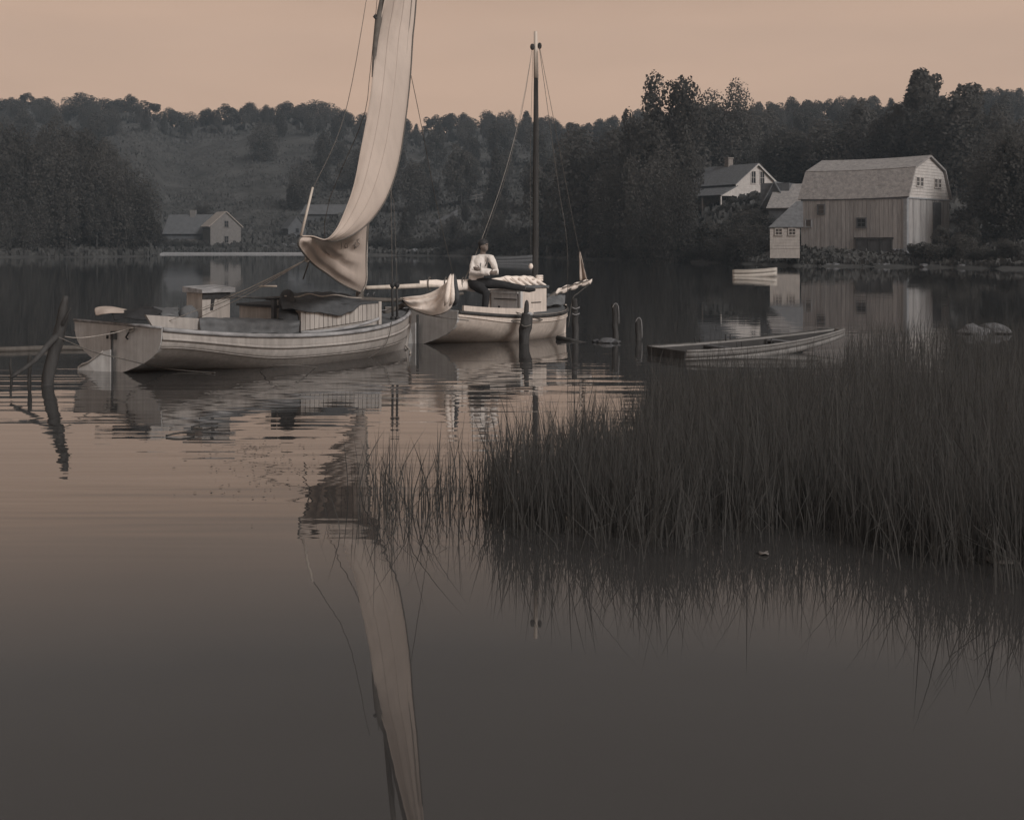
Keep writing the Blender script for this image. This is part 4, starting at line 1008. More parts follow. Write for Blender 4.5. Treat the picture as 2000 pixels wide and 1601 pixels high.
# ------------------------------------------------ the second sailboat, rafted beyond the first
B = Boat(822, 23.6, 1103, 26.5)
B.bt, B.bm, B.full, B.zs, B.keel, B.chine, B.rake = 1.05, 1.17, 2.5, (.66, .52, .60), (-.02, -.3, -.25), (.32, -.02, -.02), .06
second = empty('sailboat', B.M, 'second white sailboat with a bare mast, furled sail on the boom and a man aboard', 'sailboat')
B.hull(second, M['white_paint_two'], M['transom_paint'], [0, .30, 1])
B.deck(second, M['grey_cloth'], (.10, .54), .2)
for side in (1, -1):
    MB().tube(B.along(0, 1, 30, .03, side, .016), [.034]*31, 6).build('rub_rail', M['dark_wood'], second, world=False)
    MB().tube(B.line(.30, side, .010), [.013]*31, 5).build('rub_rail', M['white_paint_two'], second, world=False)
    MB().tube(B.line(.18, side, .006, .98), [.009]*31, 5).build('rub_rail', M['white_paint_two'], second, world=False)
MB().tube([B.pt(1, v, 1)+Vector((-.02, .02, 0)) for v in (0, .2, .4, .6, .8, 1)], [.045]*6, 6).build('stem', M['white_paint_two'], second, world=False)
MB().corners([(-.014, -.10, -.3), (.014, -.10, -.3), (.014, -.06, -.3), (-.014, -.06, -.3), (-.014, -.10, .55), (.014, -.10, .55), (.014, -.06, .55), (-.014, -.06, .55)]).build('rudder_post', M['dark_wood'], second, world=False, smooth=False)
bl = [(-.02, -.12, .40), (-.16, -.14, .36), (-.21, -.2, .26), (-.25, -.25, .14), (-.33, -.3, .03), (-.33, -.3, -.3), (-.02, -.12, -.3)]
MB().add([Vector(p) for p in bl]+[Vector(p)+Vector((0, .035, 0)) for p in bl], [tuple(range(7)), tuple(range(13, 6, -1))]+[(i, (i+1) % 7, 7+(i+1) % 7, 7+i) for i in range(7)]).build('rudder', M['transom_paint'], second, world=False, smooth=False)
MB().tube([Vector(p)+Vector((0, -.01, 0)) for p in bl[1:6]], .018, 5).build('rudder_edge', M['white_paint'], second, world=False)
# coaming along the cockpit
co = B.along(.06, .50, 16, 0, 1, -.14)
mb = MB()
mb.grid([[p+Vector((0, 0, -.04)) for p in co], [p+Vector((0, 0, .115)) for p in co], [p+Vector((-.04, 0, .115)) for p in co], [p+Vector((-.04, 0, -.04)) for p in co]]); mb.build('coaming', M['white_paint_two'], second, world=False, smooth=False)
# cabin
cw, c0, c1, cz0, cz1 = .457, 2.265, 3.02, .46, 1.0
cab2 = MB().corners([(cw-.03, c0+.03, cz0), (cw-.03, c1, cz0), (-cw+.03, c1, cz0), (-cw+.03, c0+.03, cz0), (cw-.03, c0+.03, cz1-.01), (cw-.03, c1, cz1-.02), (-cw+.03, c1, cz1-.02), (-cw+.03, c0+.03, cz1-.01)]).build('cabin', M['transom_paint'], second, world=False, smooth=False)
def cpart(name, x0, x1, y0, y1, z0, z1, m, par=None):
    return MB().corners([(x0, y0, z0), (x1, y0, z0), (x1, y1, z0), (x0, y1, z0), (x0, y0, z1), (x1, y0, z1), (x1, y1, z1), (x0, y1, z1)]).build(name, m, par or cab2, world=False, smooth=False)
cpart('cabin_roof', -cw-.03, cw+.03, c0-.05, c1+.05, cz1, cz1+.045, M['grey_cloth'])
cpart('cabin_side', cw-.03, cw, c0+.02, c1, cz0, cz1-.005, M['white_paint_two'])
cpart('rubbing_band', cw-.0, cw+.018, c0+.30, c0+.58, .70, .715, M['dark_wood'])
cpart('corner_post', -cw-.05, -cw+.02, c0-.04, c0+.05, cz0-.05, cz1, M['white_paint_two'])
cpart('corner_post', cw-.05, cw+.004, c0-.012, c0+.05, cz0, cz1-.003, M['transom_paint'])
dr_ = cpart('door', -cw+.08, cw-.10, c0-.012, c0+.03, cz0+.02, cz1-.06, M['transom_paint'])
cpart('rail', -cw+.04, cw-.06, c0-.03, c0-.012, cz1-.11, cz1-.07, M['transom_paint'], dr_)
cpart('rail', -cw+.16, cw-.10, c0-.022, c0-.012, cz1-.235, cz1-.215, M['dark_wood'], dr_)
cpart('hinge', -cw+.28, -cw+.33, c0-.02, c0-.012, cz0+.08, cz0+.17, M['iron'], dr_)
# foredeck heap of dark canvas, mast, boom, furled sail, bowsprit
mfoot = B.M @ Vector((0, 3.17, .5)); D2 = mfoot.y
ms = MB().tube([B.M @ Vector((0, 3.17, .2)), at(1045, 560, D2), at(1046, 300, D2), at(1047, 152, D2)], [.062, .06, .052, .048], 10).build('mast', M['dark_wood'], second)
MB().tube([at(1047, 153, D2), at(1046.5, 100, D2), at(1046, 62, D2)], [.052, .044, .036], 10).build('mast_head', M['pale_spar'], ms)
MB().ell(at(1040, 92, D2-.06), (.05, .04, .07), n=8, m=6).build('block', M['dark_wood'], ms)
MB().ell(at(1054, 90, D2), (.045, .04, .07), n=8, m=6).build('block', M['dark_wood'], ms)
def onB(x, y, xx=0): return B.M @ B.on(x, y, 0, xx)
MB().tube([onB(715, 562), onB(780, 560), onB(840, 557), onB(900, 556)], [.036, .045, .05, .05], 9).build('boom', M['pale_spar'], second)
fr = poly([onB(820, 551), onB(850, 552), onB(885, 555), onB(930, 556), onB(975, 551), onB(1010, 548), onB(1035, 549), onB(1056, 551)], 46)
mb = MB(); rws = []
for i, p in enumerate(fr):
    u = i/45; r = lerp(.055, .125, sm(u/.35))*(1-.12*math.sin(u*40)**2)
    row = []
    for k in range(14):
        a = 2*math.pi*k/14; n_ = noise.noise((u*9, math.cos(a)*1.3, math.sin(a)*1.3))
        row.append(p+Vector((0, math.cos(a)*r*(.9+.25*n_), math.sin(a)*r*(1.0+.35*n_)-.02)))
    rws.append(row)
mb.grid(rws, closed=True); mb.f.append(tuple(range(13, -1, -1))); n0 = 45*14; mb.f.append(tuple(n0+k for k in range(14)))
fs = mb.build('furled_sail', M['furled'], second)
for k in range(5):      # folds and the loose end of the furl at the mast
    x = 985+k*14; MB().tube([onB(x, 542, .10), onB(x+10, 549, .16), onB(x+22, 557, .15), onB(x+30, 562, .10)], [.012, .034, .036, .012], 6).build('fold', M['furled'], fs)
MB().tube([onB(1040, 548, .1), onB(1042, 556, .1), onB(1046, 569, .08)], [.09, .075, .03], 7).build('loose_end', M['furled'], fs)
for k, y in enumerate((540, 544, 548)): MB().tube([onB(1048, y, .1), onB(1060, y-1, .12)], [.03, .02], 6).build('fold', M['furled'], fs)
for x in (839, 871, 905): 
    c = onB(x, 554); MB().tube([c+Vector((.02*math.cos(a), math.cos(a)*.115, math.sin(a)*.125)) for a in [2*math.pi*i/14 for i in range(15)]], .012, 4).build('gasket', M['rope'], fs)
bsp = [B.M @ Vector((0, 3.3, .62)), onB(1085, 573), onB(1115, 562), onB(1156, 549)]
MB().tube(bsp, [.05, .045, .04, .03], 8).build('bowsprit', M['spar'], second)
bsr = poly([onB(1084, 572), onB(1100, 566), onB(1120, 560), onB(1140, 553), onB(1155, 550)], 24); rws = []
for i, p in enumerate(bsr):
    u = i/23; r = .085*(1-.3*u)*(1+.2*math.sin(u*26))*min(1, u*6+.35)
    rws.append([p+Vector((math.sin(a)*.02, math.cos(a)*r, math.sin(a)*r)) for a in [2*math.pi*k/10 for k in range(10)]])
mb = MB().grid(rws, closed=True); mb.f.append(tuple(range(9, -1, -1))); mb.f.append(tuple(23*10+k for k in range(10)))
jb = mb.build('furled_jib', M['furled'], second)
for k in range(4):
    x = 1098+k*14; MB().tube([onB(x, 563-k*4, .09), onB(x+7, 560-k*4, .12), onB(x+13, 558-k*4, .05)], .014, 4).build('gasket', M['rope'], jb)
hd = [[onB(lerp(1132, 1133, v)+lerp(0, lerp(1, 13, v), u), lerp(492, 548, v), .03-.16*math.sin(math.pi*u)*v+.02*math.sin(v*9)) for u in (0, .25, .5, .75, 1)] for v in [i/12 for i in range(13)]]
MB().grid(hd).build('jib_head', M['sail'], jb, solid=.02)
rope([at(1053, 88, D2), at(1075, 200, D2+.2), at(1102, 340, D2+.4), at(1131, 490, D2+.7), onB(1150, 548)], .007, M['rope'], second, name='forestay')
rope([at(1053, 92, D2-.1), at(1068, 200, D2-.2), at(1090, 360, D2-.4), at(1108, 480, D2-.4), B.M @ B.pt(.93, 0, 1)], .007, M['rope'], second, name='shroud')
rope([at(1040, 92, D2), at(1019, 210, D2-.5), at(984, 345, D2-1), at(938, 475, D2-1.3), at(905, 552, D2-1.6)], .006, M['pale_rope'], second, name='topping_lift')
rope([at(1040, 92, D2+.1), at(1021, 210, D2-.3), at(988, 345, D2-.7), at(944, 475, D2-1.2), at(925, 548, D2-1.2)], .006, M['rope'], second, name='lazy_jack')
rope([at(1041, 100, D2-.06), at(1036, 300, D2-.12), at(1037, 512, D2-.2)], .005, M['rope'], second, name='halyard')
rope([at(1050, 100, D2-.06), at(1052, 300, D2-.12), at(1051, 535, D2-.1)], .005, M['rope'], second, name='halyard')
mb = MB(); mb.ell(at(1037, 520, D2-.2), (.045, .045, .06), n=10, m=8); mb.build('float', M['furled'], second)
MB().tube([at(1037, 526, D2-.2), at(1037, 540, D2-.2)], .006, 4).build('lanyard', M['rope'], second)
rope([onB(1150, 556), onB(1130, 572), onB(1118, 585), at(1110, 640, 26.3)], .008, M['rope'], second, name='bobstay')
g_ = catm([[onB(1068, 574, -.2), onB(1085, 574, -.1), onB(1104, 575, 0)], [onB(1068, 582, .1), onB(1088, 584, .12), onB(1106, 585, .1)], [onB(1068, 596, .3), onB(1088, 597, .3), onB(1104, 592, .2)]], 12, 14)
cloth('canvas', g_, None, M['grey_cloth'], amp=.05, freq=5, seed=3, label='grey canvas heaped on the foredeck of the second sailboat', cat='canvas')
# dark interior seen below the boom
rope([at(925, 602, 23.9), at(960, 616, 23.6), at(990, 628, 23.4), at(1018, 632, 23.3)], .010, M['rope'], None, name='mooring_line') if False else None

# ------------------------------------------------ the man
def limb(mb, pts, rad, n=10): mb.tube(pts, rad, n); 
def fuse(mb, name, m, parent, voxel=.012, smooth_it=4):
    o = mb.build(name, m, parent)
    r = o.modifiers.new('fuse', 'REMESH'); r.mode = 'VOXEL'; r.voxel_size = voxel; r.use_smooth_shade = True
    s = o.modifiers.new('soften', 'SMOOTH'); s.iterations = smooth_it; s.factor = .5
    return o
DM2 = 24.45
def mp_(x, y, dz=0): return at(x, y, DM2+dz)       # a point of the figure at his distance
base = mp_(925, 560)
man = empty('person', Matrix.Translation(base), 'seated man in white shirt and dark trousers, arms folded, one leg stretched out', 'person')
hip = mp_(927, 549); chest = mp_(938, 518); neck = mp_(942, 497, .02); head = mp_(945, 480)
# torso leans a little, faces right of the camera
sL, sR = mp_(960, 504, -.10), mp_(927, 505, .02)       # shoulders: his left is nearer the bow
eL, eR = mp_(970, 533, -.20), mp_(921, 532, -.16)
hL, hR = mp_(938, 527, -.27), mp_(957, 534, -.33)
body = MB()
body.ell(head+Vector((0, 0, .015)), (.078, .095, .112), Matrix.Rotation(-.5, 3, 'Z'), 14, 12)
body.ell(head+Vector((.035, -.035, -.055)), (.052, .06, .06), None, 10, 8)      # jaw
limb(body, [neck+Vector((0, .01, -.05)), head+Vector((-.005, .01, -.05))], [.062, .055])
fd = Vector((.78, -.62, 0)); rt_ = Vector((.62, .78, 0))
body.ell(head+fd*.092+Vector((0, 0, -.012)), (.018, .018, .022), None, 8, 6)       # nose
body.ell(head+fd*.074+Vector((0, 0, .03)), (.04, .04, .014), None, 8, 6)           # brow
body.ell(head+fd*.083+Vector((0, 0, -.055)), (.024, .024, .010), None, 8, 6)       # mouth
for s in (-1, 1): body.ell(head+rt_*s*.082+Vector((0, 0, -.01)), (.016, .022, .034), None, 8, 6)     # ears
limb(body, [hip, chest, neck+Vector((0, 0, -.06))], [.11, .12, .07])
for s_, e_, h_ in ((sL, eL, hL), (sR, eR, hR)):
    limb(body, [neck+Vector((0, 0, -.06)), s_, e_, h_], [.06, .055, .042, .030])
# hands: palm and fingers lying over the opposite arm
for h_, d_ in ((hL, Vector((-.9, .1, .25)).normalized()), (hR, Vector((.9, .05, .2)).normalized())):
    body.ell(h_+d_*.045, (.05, .026, .04), None, 10, 8)
    up = Vector((0, 0, 1))
    for k, ln in enumerate((.062, .072, .068, .052)):
        b0 = h_+d_*.075+up*(.027-.018*k); limb(body, [b0, b0+d_*ln*.5+Vector((0, .004, 0)), b0+d_*ln*.8+Vector((0, .022, -.004)), b0+d_*ln+Vector((0, .04, -.006))], [.0105, .0100, .0092, .008], 6)
    limb(body, [h_+d_*.02+up*.03, h_+d_*.045+up*.062, h_+d_*.07+up*.072], [.013, .011, .009], 6)
knL = mp_(983, 556, -.12); ftL = mp_(1028, 565, -.05)
knR = mp_(950, 572, -.46); ftR = mp_(946, 613, -.40)
for h_, k_, f_ in ((hip+Vector((.06, -.07, -.02)), knL, ftL), (hip+Vector((-.02, -.02, -.04)), knR, ftR)):
    limb(body, [h_, (h_+k_)/2, k_, (k_+f_)/2, f_], [.085, .078, .058, .052, .038])
bo_ = fuse(body, 'body', M['skin'], man, .0085, 3)
sh_ = MB()
limb(sh_, [hip+Vector((0, 0, .02)), hip.lerp(chest, .5)+Vector((0, -.02, 0)), chest+Vector((0, -.01, .03)), chest.lerp(neck, .55), neck+Vector((0, .01, -.045))], [.135, .150, .162, .135, .078], 14)
for s_, e_, h_, dv in ((sL, eL, hL, Vector((-.9, .1, .25))), (sR, eR, hR, Vector((.9, .05, .2)))):
    limb(sh_, [chest.lerp(neck, .62), s_+Vector((0, 0, -.012)), s_.lerp(e_, .5)+Vector((0, 0, 0)), e_, e_.lerp(h_, .6), h_], [.09, .083, .072, .066, .056, .046], 12)
shirt = fuse(sh_, 'shirt', M['shirt'], bo_, .012, 4)
tx = bpy.data.textures.new('crease', 'CLOUDS'); tx.noise_scale = .09
dm = shirt.modifiers.new('creases', 'DISPLACE'); dm.texture = tx; dm.strength = .028; dm.mid_level = .5
MB().tube(poly([neck+Vector((.02, -.02, -.05)), chest+Vector((.02, -.155, .06)), chest+Vector((.0, -.165, -.06))], 8), .009, 5).build('brace', M['grey_cloth'], bo_)
MB().tube(poly([neck+Vector((.06, .0, -.055)), sL.lerp(chest, .45)+Vector((.03, -.13, .05)), chest+Vector((.10, -.14, -.02))], 8), .009, 5).build('brace', M['grey_cloth'], bo_)
tr_ = MB()
limb(tr_, [hip+Vector((0, 0, .03)), hip+Vector((0, 0, -.07))], [.140, .150], 12)
for h_, k_, f_ in ((hip+Vector((.05, -.06, -.03)), knL, ftL), (hip+Vector((-.02, -.03, -.05)), knR, ftR)):
    limb(tr_, [h_, (h_+k_)/2, k_, (k_+f_)/2, f_.lerp(k_, .06)], [.118, .105, .080, .070, .060], 12)
fuse(tr_, 'trousers', M['black_cloth'], bo_, .013, 4)
for f_, d_ in ((ftL, Vector((.85, -.3, .12)).normalized()), (ftR, Vector((.75, -.6, -.1)).normalized())):
    mb = MB(); limb(mb, [f_-d_*.04, f_+d_*.06+Vector((0, 0, -.02)), f_+d_*.19+Vector((0, 0, -.03))], [.05, .052, .03], 8); fuse(mb, 'boot', M['iron'], bo_, .01, 3)
hr = MB(); hr.ell(head+Vector((-.014, .012, .045)), (.100, .114, .094), Matrix.Rotation(-.5, 3, 'Z'), 14, 10); hr.ell(head+Vector((-.045, .04, -.01)), (.062, .07, .085), None, 12, 9)
fuse(hr, 'hair', M['iron'], bo_, .01, 3)

# ------------------------------------------------ piles and posts in the water
def pile(name, pts, rad, label, m='dark_wood', extra=None, n=9):
    P = [at(*p) for p in pts]; P = [Vector((P[0].x, P[0].y, -.6))]+P; rad = [rad[0]]+list(rad)
    mb = MB(); q_ = poly(P, 16); rr = [interp([(i/(len(rad)-1), r) for i, r in enumerate(rad)], i/15) for i in range(16)]
    mb.tube(q_, rr, n)
    mb.v = [v+Vector((noise.noise(v*7), noise.noise(v*7+Vector((5, 0, 0))), 0))*.02 for v in mb.v]
    base = Vector((P[1].x, P[1].y, 0))
    r = empty(name, Matrix.Translation(base), label, 'post')
    mb.build('trunk', M[m], r)
    return r
dl = gd(752)
lp = pile('mooring_post', [(93, 752, dl), (101, 706, dl), (113, 660, dl), (122, 620, dl), (129, 578, dl)], [.085, .085, .082, .07, .035], 'crooked leaning dark pole standing in the water at the near stern', 'dark_wood')
MB().tube(poly([at(112, 655, dl-.05), at(92, 676, dl-.25), at(66, 706, dl-.5), at(20, 738, dl-.7)], 10), [.05, .045, .04, .04, .035, .035, .03, .03, .025, .02], 7).build('branch', M['dark_wood'], lp)
MB().tube(poly([at(118, 642, dl), at(128, 622, dl-.1), at(139, 600, dl-.1)], 8), [.04, .035, .03, .026, .02, .016, .012, .008], 6).build('branch', M['dark_wood'], lp)
d57 = gd(748); 
lp2 = pile('stake', [(57, 748, d57), (57.5, 720, d57), (59, 692, d57)], [.03, .028, .022], 'thin stake in the water left of the crooked pole', 'bark')
d27 = gd(741); pile('stake', [(22, 741, d27), (21.5, 715, d27), (20, 700, d27)], [.022, .02, .012], 'thinnest stake at the left edge under the branch', 'bark')
dp = gd(671)
mp2 = pile('mooring_post', [(1023, 671, dp), (1026, 640, dp), (1030, 612, dp)], [.10, .125, .10], 'thick dark mooring post with a split top in front of the second sailboat', 'dark_wood')
MB().tube(poly([at(1026, 640, dp-.03), at(1028, 605, dp-.03), at(1029, 586, dp)], 8), [.06, .055, .05, .05, .048, .045, .035, .012], 7).build('splinter', M['dark_wood'], mp2)
MB().ell(at(1031, 614, dp), (.10, .09, .05), None, 9, 6).build('post_top', M['worn_rail'], mp2)
rope([at(1018, 634, dp-.13), at(1026, 638, dp-.16), at(1037, 634, dp-.1)], .016, M['rope'], mp2, 6, 'rope_turn')
for (x, y0, y1, r, lb) in ((1124, 663, 583, .075, 'dim grey post standing behind the second boat\'s bowsprit'), (1202, 662, 594, .08, 'dim post with a pale edge standing in dark water right of the boats'), (1247, 664, 622, .07, 'short post hung with pale rope at the left end of the punt')):
    dd = gd(y0); p3 = pile('mooring_post', [(x, y0, dd), (x-.5, (y0+y1)/2, dd), (x-2, y1, dd)], [r*.85, r*.8, r*.7], lb, 'dark_wood')
    if x != 1124:
        MB().tube(poly([at(x-6, y1+7, dd-.08), at(x, y1-2, dd-.09), at(x+6, y1+6, dd-.08), at(x+7, y1+38, dd-.08)], 10), .007, 5).build('rope_loop', M['worn_rail'], p3)
    else:
        for yy in (600, 612): rope([at(x-7, yy, dd-.06), at(x, yy+3, dd-.09), at(x+8, yy, dd-.05)], .010, M['worn_rail'], p3, 6, 'rope_turn')
# stones with a tarred hoop at the waterline right of the second boat
for k, (x, y, s) in enumerate(((1165, 668, .09), (1184, 669, .14), (1204, 670, .08))):
    dd = gd(y); rock((x-CX)*dd/F, dd, .02, s, ('small stone left in the group awash right of the second boat', 'largest stone awash right of the second boat', 'small stone right in the group awash right of the second boat')[k])
dk = gd(664)
thing_mesh(MB().tube([at(1088, 660, dk), at(1112, 664, dk-.2), at(1146, 672, dk-.6)], [.05, .045, .03], 7), 'driftwood', M['bark'], 'dark drifting spar below the bow of the second sailboat', 'driftwood')
# floating log behind the near stern
thing_mesh(MB().tube([Vector(((x-CX)*gd(y)/F, gd(y), .03)) for x, y in ((-40, 687), (20, 686), (80, 684), (130, 683), (196, 683))], [.045, .05, .055, .05, .04], 9), 'floating_log', M['spar'], 'pale log floating behind the crooked pole and near transom', 'log')
# mooring lines
def line(pts, r, m, label, n=16):
    mb = MB().tube(poly(pts, n), r, 5); thing_mesh(mb, 'mooring_line', M[m], label, 'rope')
trc = A.M @ Vector((-.02, -.06, .5))
line([at(112, 655, dl-.09), at(150, 660, dl+.5), at(190, 656, 17.4), at(232, 648, 18.15), at(262, 640, 17.9), A.M @ Vector((.42, -.05, .60)), A.M @ Vector((.62, .0, .67))], .009, 'pale_rope', 'pale line from the crooked pole across the near transom to the rail')
line([at(113, 658, dl-.09), at(180, 686, dl+.3), at(245, 702, dl+.7), at(320, 719, gd(722)-.3), at(400, 727, gd(728)), at(420, 728, gd(730))], .009, 'rope', 'dark line from the crooked pole sagging into the water under the near hull')
e_ = A.M @ A.pt(.74, .33, 1, .06)
line([A.M @ A.pt(.75, -.02, 1, .08), e_, A.M @ A.pt(.60, .62, 1, .12), at(560, 712, 17.7), at(508, 722, gd(724))], .007, 'rope', 'thin dark line hanging down the side of the near hull into the water')
line([B.M @ Vector((.85, 1.3, .66)), B.M @ Vector((1.15, 1.75, .50)), B.M @ Vector((1.2, 2.1, .40)), at(1000, 626, 23.5), at(1018, 632, dp-.05)], .010, 'rope', 'dark line from the second boat\'s coaming to the thick mooring post')
# anchor ring line at the near bow
line([A.M @ A.pt(1, .55, 1, .03), at(790, 672, 22.5), at(800, 684, 22.2), at(801, 690, gd(692))], .02, 'pale_rope', 'short pale mooring line dropping from the near boat\'s bow into the water')

# ------------------------------------------------ the long punt in the reeds
def open_boat(name, sternL, sternR, bow, label, zst, zbow, m_side, m_end, flat=True, bowt=.0, inner='interior', thwarts=2, lift=.1):
    """plan from three points on the water: both stern corners and the bow; flat-bottomed with a raised bow"""
    sl, sr, bw_ = [Vector((p.x, p.y, 0)) for p in (sternL, sternR, bow)]
    c = (sl+sr)/2; ax = (bw_-c); Lb = ax.length; ax.normalize(); sd_ = Vector((ax.y, -ax.x, 0)); hw = (sr-sl).length/2
    Mx = Matrix(((sd_.x, ax.x, 0, c.x), (sd_.y, ax.y, 0, c.y), (0, 0, 1, 0), (0, 0, 0, 1)))
    r = empty(name, Mx, label, 'boat')
    n = 18
    def wdt(t): return hw*(1+.12*math.sin(math.pi*t*.9))*(1-(t**2.6)*(1-bowt)) if t < 1 else hw*bowt
    def zt(t): return lerp(zst, zbow, t**2.2)
    def zb(t): return -.10+lift*t**2.2
    for s in (1, -1):
        for v0, v1 in ((0, .5), (.5, 1)):
            rows = []
            for i in range(n+1):
                t = i/n; row = []
                for v in (v0, (v0+v1)/2, v1): row.append(Vector((s*(wdt(t)*(1-.10*v)+.006*(v-v0)), t*Lb, lerp(zt(t), zb(t), v))))
                rows.append(row)
            MB().grid(rows).build('strake', M[m_side], r, world=False, solid=.02)
        MB().tube([Vector((s*(wdt(i/n)+.012), i/n*Lb, zt(i/n))) for i in range(n+1)], .022, 5).build('gunwale', M[m_side if s > 0 else 'bark'], r, world=False)
    for s in (1, -1):
        MB().grid([[Vector((s*(wdt(i/n)-.02), i/n*Lb, zt(i/n)-.03)), Vector((s*(wdt(i/n)*.9-.02), i/n*Lb, zb(i/n)+.03))] for i in range(n+1)]).build('lining', M[inner], r, world=False)
    mb = MB(); rows = [[Vector((x*wdt(i/n)*.86, i/n*Lb, zb(i/n)+.03)) for x in (-1, 0, 1)] for i in range(n+1)]
    mb.grid(rows).build('bottom', M[inner], r, world=False)
    MB().corners([(-hw*.9, -.02, -.12), (hw*.9, -.02, -.12), (hw*.9, .02, -.12), (-hw*.9, .02, -.12), (-hw, -.03, zst), (hw, -.03, zst), (hw, .02, zst), (-hw, .02, zst)]).build('transom', M[m_end], r, world=False, smooth=False)
    for k in range(thwarts):
        t = (k+1)/(thwarts+1); MB().box((0, t*Lb, zt(t)-.06), (wdt(t)*1.9, .18, .03)).build('thwart', M['stone'], r, world=False, smooth=False)
    if bowt > 0: MB().corners([(-hw*bowt, Lb-.02, zb(1)), (hw*bowt, Lb-.02, zb(1)), (hw*bowt, Lb+.02, zb(1)), (-hw*bowt, Lb+.02, zb(1)), (-hw*bowt, Lb-.02, zbow), (hw*bowt, Lb-.02, zbow), (hw*bowt, Lb+.02, zbow), (-hw*bowt, Lb+.02, zbow)]).build('bow_board', M[m_side], r, world=False, smooth=False)
    return r, wdt, zt, Lb
def wpt(px, py): d = gd(py); return Vector(((px-CX)*d/F, d, 0))
pu, wd, zt_, Lb = open_boat('punt', wpt(1252, 692), wpt(1355, 701), wpt(1640, 680), 'long low flat-bottomed punt with a pale side lying in the reeds', .135, .35, 'punt_paint', 'dark_wood', True, .2, lift=.31)  # end board in the dark wood tone: its shade is put into the colour
for t in (.28, .45):      # pairs of rowlocks
    for s in (1, -1):
        for o_ in (-.05, .05): MB().tube([(s*wd(t), t*Lb+o_, zt_(t)-.02), (s*wd(t), t*Lb+o_, zt_(t)+.11)], .012, 5).build('thole_pin', M['iron'], pu, world=False)
MB().tube([(-.3, .25, .17), (.1, .3, .18), (.12, 2.1, .23)], .02, 5).build('oar_handle', M['worn_rail'], pu, world=False) if False else None
def dpt(px, d): return Vector(((px-CX)*d/F, d, 0))
dg = open_boat('dinghy', dpt(1431, 72.6), dpt(1436, 71.6), dpt(1517, 71.4), 'small white dinghy lying off the shore left of the barn', .38, .52, 'pale_boat', 'pale_boat', True, .30, lift=.15)
rw = open_boat('rowing_boat', dpt(963, 127.6), dpt(966, 126.4), dpt(1042, 127), 'dim grey rowing boat on the far water behind the seated man', .55, .75, 'dim_wall', 'dim_wall', True, .2)

